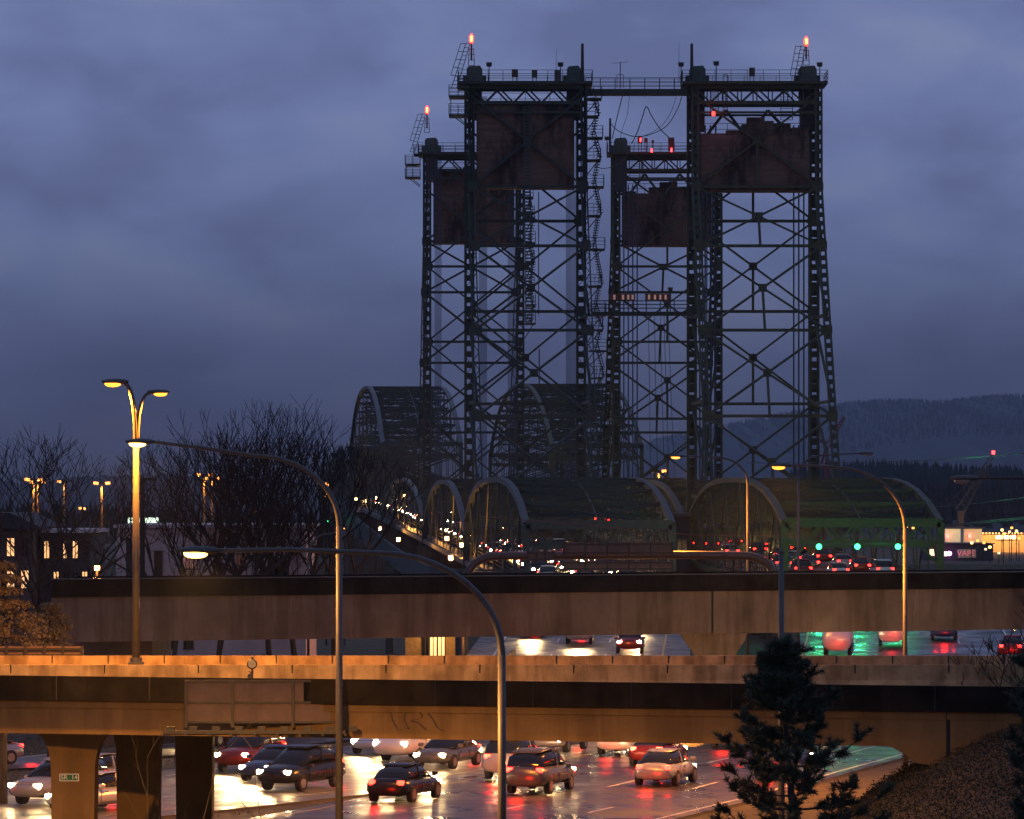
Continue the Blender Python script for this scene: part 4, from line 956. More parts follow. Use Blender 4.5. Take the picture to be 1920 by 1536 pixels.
# low things seen through the gap under the far overpass, left of the freeway
D = 246
wl = thing('retaining_wall', 'low brown brick wall under the left end of the far overpass', 'wall', (X(215,D), D, 0)); MB().box(X(120,D), X(302,D), D-8, D-7.6, 0, Z(1196,D-8)).build('wall_face', M['wallb'], wl)
st_ = thing('storefront', 'warm lit doorway and windows low behind the bushes under the far overpass', 'building', (X(815,285), 285, 0)); D = 292
MB().box(X(760,D), X(875,D), D, D+6, 0, 4.2).build('wall', mat('ochre_wall', (.35,.22,.08), .8), st_); windows(st_, X(790,D), X(835,D), D, 1.0, 3.0, 3, 1, .3, .8, .7); MB().box(X(866,D), X(878,D), D-.4, D+.1, 0, 5).build('post', M['walld'], st_)
point('porch_light', st_, (0, -1.5+7, 3.6), 260, (1,.55,.12), .2)
m = MB()
for k in range(22): x = X(728+k*7, 270); m.tube([(x,270,0),(x,270,1.7)], .025, 5)
for z in (.2, 1.0, 1.65): m.bar((X(728,270),270,z),(X(880,270),270,z),.03)
tag(m.build('wire_fence', M['dark_steel']), 'thin dark wire fence beside the bushes under the far overpass', 'fence')
jb = MB(); jb.sweep([(X(888,262),262,0),(X(905,268),268,0),(X(930,280),280,.3),(X(965,290),290,1.0)], [(-.3,-.3),(.3,-.3),(.13,.3),(.09,.9),(-.09,.9),(-.13,.3)])
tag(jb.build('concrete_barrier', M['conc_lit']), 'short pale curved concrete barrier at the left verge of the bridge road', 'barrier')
# sloping approach wall at the left foot of the bridge
rw = MB(); D = 300; q = [(636,946),(680,984),(730,1022),(770,1050),(806,1066),(860,1072),(985,1073)]
for i, ((xa_, ya_), (xb_, yb_)) in enumerate(zip(q, q[1:])):
    D1, D2 = 345-i*5, 340-i*5
    A0 = Vector((X(xa_,D1), D1, Z(ya_,D1))); A1 = Vector((X(xb_,D2), D2, Z(yb_,D2))); dz = Vector((0,0,-1.5)); dy = Vector((0,.4,0))
    rw.add([A0, A1, A1+dz, A0+dz, A0+dy, A1+dy, A1+dz+dy, A0+dz+dy], [(0,1,2,3),(7,6,5,4),(0,4,5,1),(2,6,7,3)])
    rw.bar(A0+Vector((0,-.1,.12)), A1+Vector((0,-.1,.12)), .12)
for i in range(3): p_ = q[i*2]; rw.box(X(p_[0],345-i*10)-.3, X(p_[0],345-i*10)+.3, 345-i*10+.1, 345.7-i*10, -.1, Z(p_[1],345-i*10)-1.2)
tag(rw.build('approach_ramp_wall', M['steelTop']), 'dark grey green ramp edge sloping down from the left towards the bridge foot', 'ramp wall')

# shops and yards across the river on the right
D = 960; gz0 = H-13.6
def shop(name, label, px0, px1, py, D, mt, depth=20, roofm=None):
    T = thing(name, label, 'building', (X((px0+px1)/2,D), D, gz0-.8)); MB().box(X(px0,D), X(px1,D), D, D+depth, gz0-1, Z(py,D)).build('wall', mt, T)
    MB().box(X(px0,D)-.4, X(px1,D)+.4, D-.4, D+depth+.3, Z(py,D)+.003, Z(py-2,D)).build('roof', roofm or M['roof'], T); return T
s = shop('shop', 'low dark shop across the river with red lettering VAPE', 1742, 1862, 1021, 950, M['walld'])
text('VAPE', 'lettering', s, X(1811,949.8), 949.6, Z(1038,950), 1.7, M['red_neon'], ext=.05)
MB().box(X(1796,949.9), X(1830,949.9), 949.8, 949.95, Z(1046,950), Z(1030,950)).build('glowing_wall_patch', emis('glowing_shop_wall', (.5,.42,.25), .10, (.3,.28,.22)), s)  # wall patch made faintly emissive, the light on it is put in
for px0, px1, py0, py1 in ((1743,1752,1030,1042),(1757,1762,1032,1044),(1770,1776,1034,1043)): MB().box(X(px0,949.9), X(px1,949.9), 949.8, 949.95, Z(py1,950), Z(py0,950)).build('window', M['winw'], s)
MB().tube([(X(1780,948),947.9,Z(1038,948)),(X(1780,948),947.8,Z(1038,948))], .5, 10).build('sign_lamp', M['magenta'], s)
MB().box(X(1756,949),X(1762,949),948.5,948.9,Z(1025,949),Z(1019,949)).build('sign_box', M['redlamp2'], s)
yw = emis('floodlit_wall', (1,.55,.2), .30, (.4,.3,.2))
s = shop('superstore', 'wide warm floodlit store across the river with a white lit name board', 1832, 1990, 1003, 1080, mat('tan_wall', (.5,.36,.2), .8))
MB().box(X(1867,1079), X(1906,1079), 1078.6, 1079, Z(1011,1079), Z(1004,1079)).build('name_board', M['winw'], s)
for k in range(16): MB().box(X(1836+k*6,1079), X(1838+k*6,1079), 1078.3, 1078.9, Z(1001,1079), Z(999,1079)).build('roof_lamp', M['sodium_far'], s)
for px in (1845,1870,1900,1930): point('wall_wash', s, (X(px,1074)-s.location.x, -6, Z(998,1074)-s.location.z), 2200, (1,.45,.12), .5)
s = shop('tall_shed', 'tall pale floodlit shed across the river between the shops, red square on it', 1772, 1801, 992, 1020, mat('white_cladding', (.7,.65,.55), .7)); point('wall_wash', s, (0,-6,6), 1500, (1,.7,.35), .5); MB().box(X(1775,1019),X(1779,1019),1019.6,1019.9,Z(1010,1019),Z(1002,1019)).build('red_panel', M['redlamp2'], s)
s = shop('tall_shed', 'second pale floodlit shed across the river, close to the bright store', 1807, 1841, 992, 1040, mat('cream_cladding', (.6,.55,.45), .7)); point('wall_wash', s, (1,-6,5), 1500, (1,.6,.25), .5)
MB().box(X(1816,1039),X(1821,1039),1039.6,1039.9,Z(1009,1039),Z(1001,1039)).build('red_panel', M['redlamp2'], s)
RR = random.Random(5)
yard = [(1767,988),(1757,1018),(1822,1018),(1833,1014),(1848,1030),(1879,994),(1882,1001),(1893,997),(1906,996),(1897,990),(1862,1021),(1856,1026),(1911,1010),(1740,1022),(1758,1046),(1845,1018),(1873,1037),(1700,987),(1712,990)]
labs = ['highest','low red tinted','small','second small','dim','tall twin','lower twin','bright','rightmost bright','tall thin','middle','lower middle','edge','leftmost','ground level','white','car park','bridge side','upper bridge side']
for i, (px, py) in enumerate(yard):
    D = 900+RR.random()*60; T = thing('yard_lamp', labs[i]+' yard lamp on its pole among the lit shops across the river', 'lamp', (X(px,D), D, gz0-1), 'yard lamps across the river'); h = Z(py,D)-gz0+1
    MB().tube([(0,.3,0),(0,.3,h)], .1, 5).build('pole', M['dark_steel'], T, True); MB().tube([(0,0,h-.22),(0,0,h+.22)], .26, 8).build('lamp_head', [M['sodium_far'], M['winw'], M['warm']][i % 3], T, True)
# small lights far away at left, seen between trees
for i, (px, py, lab) in enumerate([(150,953,'left of two tiny white lamps above the hotel wing'),(158,954,'right of two tiny white lamps above the hotel wing'),(476,931,'tiny amber lamp inside the middle bare trees'),(504,981,'tiny orange lamp on the cornice of the pale hall'),(480,961,'faint lamp low in the middle bare trees')]):
    D = 420; T = thing('distant_lamp', lab, 'lamp', (X(px,D), D, 0)); h = Z(py,D); MB().tube([(0,.2,0),(0,.2,h)], .05, 5).build('post', M['dark_steel'], T, True); MB().tube([(0,0,h-.1),(0,0,h+.1)], .13, 8).build('lamp_head', M['sodium_far'], T, True)

# cranes
def crane(label, D, pts, mt, w, base):
    T = thing('crane', label, 'crane', (X(pts[0][0],D), D, base)); m = MB(); A, B = [Vector((X(a,D), D, Z(b,D))) for a, b in pts]
    d = (B-A).normalized(); s = Vector((d.z,0,-d.x))*(w/2); n = 14
    for sg in (-1, 1): m.bar(A+s*sg, B+s*sg*.3, .22)
    for i in range(n):
        f0, f1 = 1-.7*i/n, 1-.7*(i+1)/n; a_, b_ = A.lerp(B,i/n), A.lerp(B,(i+1)/n); sg = 1 if i % 2 else -1; m.bar(a_+s*sg*f0, b_-s*sg*f1, .12)
    m.build('boom', mt, T); return T, A, B
T, A, B = crane('dark crane with long slanting boom and red tip light above the right shore', 1100, [(1800,960),(1862,852)], M['dark_steel'], 2.2, 0)
MB().tube([B, B+Vector((.1,0,.9))], .4, 8).build('tip_lamp', M['redlamp2'], T); m = MB()
for (a_, b_) in (((1862,852),(1775,950)),((1852,880),(1790,955)),((1853,878),(1855,905))): m.bar((X(a_[0],1100),1100,Z(a_[1],1100)),(X(b_[0],1100),1100,Z(b_[1],1100)),.12)
m.build('stay_cables', M['dark_steel'], T); MB().box(X(1795,1100), X(1806,1100), 1098, 1102, -2, Z(958,1100)).build('cab', M['dark_steel'], T)
redm = mat('red_crane_paint', (.22,.03,.03), .6)
T, A, B = crane('thin red crane boom leaning right behind the right tower foot', 900, [(1551,838),(1583,782)], redm, 1.0, 0)
m = MB(); m.bar((X(1551,900),900,Z(838,900)),(X(1544,900),900,0),.6); m.bar((X(1551,900),900,Z(832,900)),(X(1538,900),900,Z(826,900)),.7); m.bar((X(1549,900),900,Z(838,900)),(X(1540,900),900,Z(870,900)),.5); m.build('mast', redm, T)
# overhead wires
for i, (p, D1, D2, lab) in enumerate([([(1400,868),(1560,868),(1720,864),(1850,856),(1960,846)],420,300,'topmost wire rising to the right above the right bridge'),([(1740,952),(1830,944),(1960,928)],430,300,'middle wire sagging over the right shore'),([(1745,989),(1820,980),(1960,966)],420,300,'thick wire pair crossing above the lit shops'),([(1745,992),(1820,983),(1960,969)],420,300,'thick wire pair crossing above the lit shops'),([(990,975),(1150,988),(1300,1003),(1480,1004)],330,330,'reddish wire crossing the front of the nearest left span'),([(900,968),(1010,978),(1180,994)],335,335,'faint upper wire crossing the front of the nearest left span')]):
    o = cable(p, D1, .05 if i in (2,3) else .03, 'overhead_wire', lab, None if i < 4 else M['rust'], D2)
    if i in (2,3): o['group'] = 'thick wire pair over the shops'

# ---------------------------------------------------------------- hills and far woods
def ridge(name, D, pts, depth, zb, mt, jag, label=None, tree=False):
    m = MB(); rr = random.Random(int(D)); q = smooth_path(pts, 14); n = len(q); rows = []
    for j in range(5):
        t = j/4; row = []
        for i, (px, py) in enumerate(q):
            d = D-depth*(1-t); z = lerp(zb, Z(py, D), t**.8)+(rr.uniform(-jag,jag) if 0 < j else 0); row.append((X(px,D)*(1 if j == 4 else 1), d, z))
        rows.append(row)
    rows.append([(x, D+depth, zb) for x, d, z in rows[-1]])
    for r_ in rows: m.v += r_
    for j in range(len(rows)-1):
        for i in range(n-1): a = j*n+i; m.f.append((a,a+1,a+n+1,a+n)); m.m.append(0)
    return struct(m, name, mt, smooth=True), q
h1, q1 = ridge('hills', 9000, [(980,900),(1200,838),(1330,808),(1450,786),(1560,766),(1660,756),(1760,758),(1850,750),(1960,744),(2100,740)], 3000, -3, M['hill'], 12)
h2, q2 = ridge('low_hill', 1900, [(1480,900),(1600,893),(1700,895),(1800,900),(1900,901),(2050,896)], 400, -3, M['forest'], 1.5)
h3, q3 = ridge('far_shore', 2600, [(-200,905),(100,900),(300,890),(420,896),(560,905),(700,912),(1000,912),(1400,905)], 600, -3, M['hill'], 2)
def firs(name, q, D, n, hmin, hmax, mt, label, depth, drop=0):
    m = MB(); rr = random.Random(n)
    for i in range(n):
        t = rr.random()*(len(q)-1.001); k = int(t); px = lerp(q[k][0], q[k+1][0], t-k); py = lerp(q[k][1], q[k+1][1], t-k)
        u = rr.random()**2; d = D-depth*u; x = X(px, D); z = Z(py, D)-drop*u-1.5; h = rr.uniform(hmin,hmax); w = h*rr.uniform(.16,.26)
        for lv in range(3):
            zb_ = z+h*(.05+.28*lv); zt_ = z+h*(.5+.25*lv); ww = w*(1-.28*lv); vs = [(x+ww*math.cos(a_)*rr.uniform(.7,1.2), d+ww*math.sin(a_), zb_) for a_ in [j*math.pi/2.5 for j in range(5)]]+[(x+rr.uniform(-.1,.1), d, zt_)]
            m.add(vs, [(j,(j+1)%5,5) for j in range(5)])
    return tag(m.build(name, mt), label, 'wood', kind='stuff')
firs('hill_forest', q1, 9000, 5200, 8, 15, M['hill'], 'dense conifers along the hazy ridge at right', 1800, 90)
firs('shore_forest', q2, 1900, 1400, 4, 10, M['forest'], 'dark line of conifers on the far right shore', 250, 8)
firs('riverside_wood', [(1400,968),(1550,962),(1750,955),(1960,950)], 1250, 700, 5, 11, mat('brown_wood', (.03,.024,.024), .95), 'brown winter scrub and trees behind the shops across the river', 60, 4)
firs('left_shore_wood', [(-60,965),(160,968),(330,975),(640,985)], 700, 600, 1.6, 4.5, M['forest'], 'dark mass of trees behind the hotel and pale hall', 60, 2)

# ---------------------------------------------------------------- trees
def tube3(m, p, q, r, r2, n=3):
    p = Vector(p); q = Vector(q); d = (q-p).normalized(); u = Vector((0,0,1)) if abs(d.z) < .9 else Vector((1,0,0)); a = d.cross(u).normalized(); b = d.cross(a); i0 = len(m.v)
    for c, rr in ((p,r),(q,r2)):
        for k in range(n): t = 2*math.pi*k/n; m.v.append(tuple(c+a*(rr*math.cos(t))+b*(rr*math.sin(t))))
    for k in range(n): m.f.append((i0+k, i0+(k+1)%n, i0+n+(k+1)%n, i0+n+k)); m.m.append(0)
def bare_tree(label, px, D, py, seed, spread=.5, base=0, stems=1, maxd=7, group=None):
    x = X(px, D); Ht = Z(py, D)-base; T = thing('bare_tree', label, 'tree', (x, D, base), group); rr = random.Random(seed)
    tr = MB(); tw = MB()
    def grow(p, d, ln, r, lv):
        segs = 3 if lv < 3 else 2; q = p
        for s in range(segs):
            d2 = (d+Vector((rr.uniform(-1,1), rr.uniform(-1,1), rr.uniform(-.5,.9)))*(.11+.03*lv)).normalized()
            e = q+d2*(ln/segs); ra = r*(1-.22*s/segs*1.4); rb = r*(1-.22*(s+1)/segs*1.4)
            tube3(tr if lv < 3 else tw, q, e, ra, rb, 6 if lv < 2 else (4 if lv < 4 else 3)); 
            if lv >= 1 and lv < maxd-1 and rr.random() < .5 and s < segs-1:
                sd_ = Vector((rr.uniform(-1,1), rr.uniform(-1,1), rr.uniform(.1,.9))).normalized(); grow(e, (d2*.6+sd_*.8).normalized(), ln*rr.uniform(.45,.7), rb*.5, lv+2 if lv+2 <= maxd else maxd)
            q = e; d = d2
        if lv < maxd:
            k = 3 if lv in (0,1) else 2 + (rr.random() < .25)
            a0 = rr.uniform(0, 6.28)
            for i in range(k):
                an = a0+i*6.283/k+rr.uniform(-.4,.4); sd_ = Vector((math.cos(an), math.sin(an), 0)); sp = spread*rr.uniform(.8,1.35)
                nd = (d+sd_*sp+Vector((0,0,.16))).normalized(); grow(q, nd, ln*rr.uniform(.70,.86), max(.015, r*(.72 if k == 2 else .62)), lv+1)
    for s in range(stems):
        an = rr.uniform(0, 6.28); d0 = Vector((math.cos(an)*.22*(stems > 1), math.sin(an)*.22*(stems > 1), 1)).normalized()
        grow(Vector((0,0,0)), d0, Ht*.235, .21*Ht/16, 0)
    # scale to the height wanted
    mz = max(v[2] for v in tr.v+tw.v); k = Ht/mz
    for m in (tr, tw): m.v = [(a*k, b*k, c*k) for a, b, c in m.v]
    tr.build('trunk', M['bark'], T, True); tw.build('crown', M['twig'], T, True)
    return T
bare_tree('broad bare tree in front of the dark hotel, left of the tall orange lamp', 78, 245, 792, 3, .6, maxd=7)
0 and bare_tree('slender bare tree between the broad left tree and the tall orange lamp', 185, 252, 850, 11, .5, maxd=6)
bare_tree('bare tree just right of the dark utility pole, before the pale hall', 318, 248, 850, 5, .36, maxd=6)
bare_tree('many stemmed bare tree in front of the middle of the pale hall', 398, 250, 795, 21, .45, stems=2, maxd=6)
bare_tree('tallest bare tree, round topped, over the right part of the pale hall', 500, 256, 742, 8, .42, maxd=7)
bare_tree('tall bare tree just right of the tallest round topped one', 562, 259, 752, 31, .42, maxd=7)
bare_tree('bare tree at the left foot of the bridge, branches over the small far arches', 618, 262, 800, 17, .45, maxd=6)
bare_tree('leaning thin bare tree at the right edge in front of the far overpass', 1960, 150, 1110, 41, .55, maxd=6)

def leafy(m, c, rad, n, size, rr, flat=.6, droop=0):
    for _ in range(n):
        a, b = rr.uniform(0, 6.28), rr.uniform(-1, 1); r = rad*rr.random()**.4; s = math.sqrt(1-b*b)
        p = Vector((c[0]+r*s*math.cos(a), c[1]+r*s*math.sin(a), c[2]+r*b*flat))
        u = Vector((rr.uniform(-1,1), rr.uniform(-1,1), rr.uniform(-1,.6)-droop)).normalized(); v = u.cross(Vector((rr.uniform(-1,1), rr.uniform(-1,1), rr.uniform(-1,1)))).normalized()
        L_ = size*rr.uniform(.6,1.4); m.add([p-v*L_*.25, p+u*L_*.5+v*L_*.12, p+u*L_, p+u*L_*.5-v*L_*.3], [(0,1,2,3)])
def cedar(label, px, D, py, rad, seed, mt, name='cedar_tree'):
    x = X(px, D); Ht = Z(py, D); T = thing(name, label, 'tree', (x, D, 0)); rr = random.Random(seed); tr = MB(); fo_ = MB()
    tr.tube([(0,0,0),(0.05,0,Ht*.5),(0,0,Ht*.97)], .2, 8, .02)
    k = 0; z = Ht*.42
    while z < Ht*.98:
        t = z/Ht; R_ = rad*(1.35*(1-t))**.75*rr.uniform(.6,1.3); n = 7
        for i in range(n):
            a = k*1.1+i*6.283/n+rr.uniform(-.3,.3); d = Vector((math.cos(a), math.sin(a), 0)); r_ = R_*rr.uniform(.7,1.1); pts = [Vector((0,0,z))+d*(r_*s)+Vector((0,0,r_*(.30*s-.62*s*s))) for s in (0,.35,.7,1)]
            tr.tube(pts, .035, 4, .01)
            for s in (.3,.5,.7,.85,1.0):
                c = Vector((0,0,z))+d*(r_*s)+Vector((0,0,r_*(.28*s-.42*s*s))); leafy(fo_, c, .30+.12*r_*(1.1-s), 22, .17, rr, .45, .5)
        z += Ht*.05; k += 1
    tr.build('trunk', M['bark'], T, True); fo_.build('crown', mt, T, True); return T
cedar('big drooping cedar at the left edge, lit orange by the double lamp', 5, 172, 1045, 4.0, 2, M['needle2'])
cedar('second smaller cedar just right of the big one, touching the far overpass end', 95, 182, 1125, 2.9, 9, M['needle2'])
def pine(label, px, D, py, rad, seed, lean=0, tufts=1.0):
    x = X(px, D); Ht = Z(py, D); T = thing('pine_tree', label, 'tree', (x, D, 0)); rr = random.Random(seed); tr = MB(); nd = MB()
    axis = lambda t: Vector((lean*t, 0, Ht*t))
    tr.tube([axis(t) for t in (0,.25,.5,.75,.97)], .17, 8, .02)
    def tuft(c, d, s=1):
        for _ in range(int(24*tufts)):
            v = (d*.75+Vector((rr.uniform(-1,1), rr.uniform(-1,1), rr.uniform(-.8,1)))).normalized(); L_ = .20*s*rr.uniform(.7,1.2); sd_ = v.cross(Vector((rr.uniform(-1,1),rr.uniform(-1,1),.3))).normalized()*.011
            c2 = c-d*rr.uniform(0,.16); nd.add([c2-sd_, c2+sd_, c2+v*L_], [(0,1,2)])
    z = .16
    while z < .98:
        R_ = rad*(min(1, (1-z)*2.1)**.8)*rr.uniform(.6,1.15); n = rr.choice((4,5,6)) if z < .9 else 3
        for i in range(n):
            a = rr.uniform(0, 6.28); d = Vector((math.cos(a), math.sin(a), 0)); r_ = R_*rr.uniform(.65,1.1); up = .10+.75*max(0, z-.55)
            q = [axis(z)+d*(r_*s)+Vector((rr.uniform(-.04,.04), 0, r_*(up*s+.38*s*s*s-.14*s))) for s in (0,.25,.5,.75,1)]
            tr.tube(q, .045*(1.15-z), 5, .012)
            for j in range(1, 5):
                if j < 2 and r_ > 1: continue
                base = q[j]; dd = (q[j]-q[j-1]).normalized(); tuft(base, dd)
                for _ in range(4 if j < 4 else 5):
                    sv = (dd*.5+Vector((rr.uniform(-1,1), rr.uniform(-1,1), rr.uniform(-.2,.9)))).normalized(); ln = rr.uniform(.14,.42); e = base+sv*ln; tube3(tr, base, e, .012, .008); tuft(e, sv); tuft(base+sv*ln*.5, sv, .8)
        z += rr.uniform(.034,.048)
    for k in range(3): tuft(axis(.97)+Vector((0,0,.1*k)), Vector((0,0,1)), 1.1)
    tr.build('trunk', M['bark'], T, True); nd.build('crown', M['needle'], T, True); return T
pine('dark bushy pine in front of the ramp, behind the bare grey pole', 1515, 112, 1200, 2.25, 4, -.8, 1.8)
pine('dark pine mostly cut off by the right edge', 1975, 108, 1140, 1.25, 12, -.1, 1.1)
def bush(label, px, D, w, h, seed, n=900, mt=None):
    T = thing('bush', label, 'bush', (X(px,D), D, 0)); rr = random.Random(seed); m = MB(); st = MB()
    for _ in range(9):
        cx, cz = rr.uniform(-w/2,w/2), rr.uniform(.2,h); leafy(m, (cx, rr.uniform(-.6,.6), cz*(1-.3*abs(cx/w*2))), .55, n//9, .14, rr, .8); tube3(st, (cx*.3,0,0), (cx,0,cz), .03, .01)
    st.build('stems', M['bark'], T, True); m.build('foliage', mt or M['bush'], T, True)
bush('wide green bush under the far overpass, before the pale hall', 400, 248, 4.6, 3.0, 1, 1500); bush('rounded green bush left of the wire fence under the far overpass', 505, 248, 2.2, 3.1, 2); bush('dark bush just left of the storefront under the far overpass', 690, 250, 2.6, 3.1, 3); bush('low dark bush at the foot of the retaining wall', 318, 240, 2.5, 2.9, 5)
for i, (px, y0, lab, sd_) in enumerate([(290,1420,'leftmost bare sapling whip at the bottom, before the second pier column',1),(352,1415,'bare sapling before the third pier column',2),(520,1400,'bare sapling right of the pier columns',3)]):
    D = 128; T = thing('sapling', lab, 'sapling', (X(px,D), D, 0)); rr = random.Random(sd_); m = MB()
    def g2(p, d, ln, r, lv):
        q = p
        for s in range(4):
            d = (d+Vector((rr.uniform(-.18,.18), rr.uniform(-.1,.1), .03))).normalized(); e = q+d*ln/4; tube3(m, q, e, r*(1-s*.2), r*(.8-s*.2)); q = e
            if lv < 2 and rr.random() < .8: g2(q, (d+Vector((rr.choice((-1,1))*rr.uniform(.3,.7), rr.uniform(-.4,.4), .2))).normalized(), ln*.35, r*.5, lv+1)
    g2(Vector((0,0,0)), Vector((0,0,1)), Z(y0,D), .022, 0); m.build('stem', M['twig'], T, True)

# ---------------------------------------------------------------- the ivy covered bank at the right
rg = [(1560,1545),(1600,1508),(1640,1472),(1700,1437),(1760,1405),(1830,1372),(1920,1338),(2060,1300),(2300,1280)]
def bank_z(x, D):
    px = 960+x/136*F; zr_ = Z(interp(rg, px), 136) if px > 1560 else Z(1545,136)-(1560-px)*.03
    if D >= 136: return max(-.5, zr_-(D-136)*1.2)
    return zr_-(136-D)*.028 - .25*math.sin(D*.35+x)*.3
bm = MB(); bx = [X(1500,136)+i*.75 for i in range(26)]; by = [84+i*2 for i in range(27)]+[138.5,140,142,146]
for y in by:
    for x in bx: bm.v.append((x, y, bank_z(x, y)+R.uniform(-.06,.06)))
for j in range(len(by)-1):
    for i in range(len(bx)-1): a = j*len(bx)+i; bm.f.append((a,a+1,a+len(bx)+1,a+len(bx))); bm.m.append(0)
# side skirt down to the freeway
sk = len(bm.v)
for y in by: bm.v.append((bx[0]-1.6, y, -.5))
for j in range(len(by)-1): bm.f.append((sk+j, j*len(bx), (j+1)*len(bx), sk+j+1)); bm.m.append(0)
struct(bm, 'embankment', M['soil'], smooth=True)
for nm, mt, cnt, lab, sz in (('ivy', M['ivy'], 62000, 'dark ivy carpeting the bank at lower right', .045), ('leaf_litter', M['leaf_litter'], 7000, 'dead brown leaves scattered over the ivy bank', .04)):
    m = MB(); rr = random.Random(cnt)
    for _ in range(cnt):
        x = rr.uniform(bx[0], bx[0]+9); y = rr.uniform(100, 137.2); y = 137.2-(137.2-y)*rr.random()**.3; z = bank_z(x, y)+rr.uniform(.0,.16); s = sz*rr.uniform(.5,1.3)
        u = Vector((rr.uniform(-1,1), rr.uniform(-1,1), rr.uniform(-.3,.9))).normalized(); v = u.cross(Vector((rr.uniform(-1,1),rr.uniform(-1,1),rr.uniform(-1,1)))).normalized(); p = Vector((x,y,z)); m.add([p, p+u*s+v*s*.5, p+u*s*1.5, p+u*s-v*s*.5], [(0,1,2,3)])
    tag(m.build(nm, mt), lab, nm.replace('_',' '), kind='stuff')
m = MB(); rr = random.Random(77)
for _ in range(16000):
    px = rr.uniform(-200, 1200); D = rr.uniform(166, 235); x = X(px, D)
    ok = True
    for path, hw in ((white_path, 7.9), (red_path, 8.1), (exit_path, 3.4)):
        cx = interp([(d, xx) for xx, d in path], D); s = 1.15 if path is red_path else 1.25
        if path is exit_path and D < 197: s = 1.8
        if abs(x-cx) < hw*s: ok = False
    if not ok: continue
    h = rr.uniform(.05,.22); a = rr.uniform(0,6.28); w = .03; m.add([(x-w*math.cos(a), D-w*math.sin(a), -.1),(x+w*math.cos(a), D+w*math.sin(a), -.1),(x+rr.uniform(-.08,.08), D, -.1+h)], [(0,1,2)])
tag(m.build('grass', mat('dry_grass_blade', (.09,.075,.03), .8, var=.5)), 'short rough grass between the carriageways', 'grass', kind='stuff')
m = MB()   # stones in the grass
for px, py in ((545,1412),(552,1408),(560,1413)):
    D = 12.2*F/(py-925); m.tube([(X(px,D),D,-.1),(X(px,D),D,.25)], .55, 7, .2)
tag(m.build('rock_pile', M['conc_lit']), 'small pale heap of rocks in the grass between exit road and freeway', 'rocks')

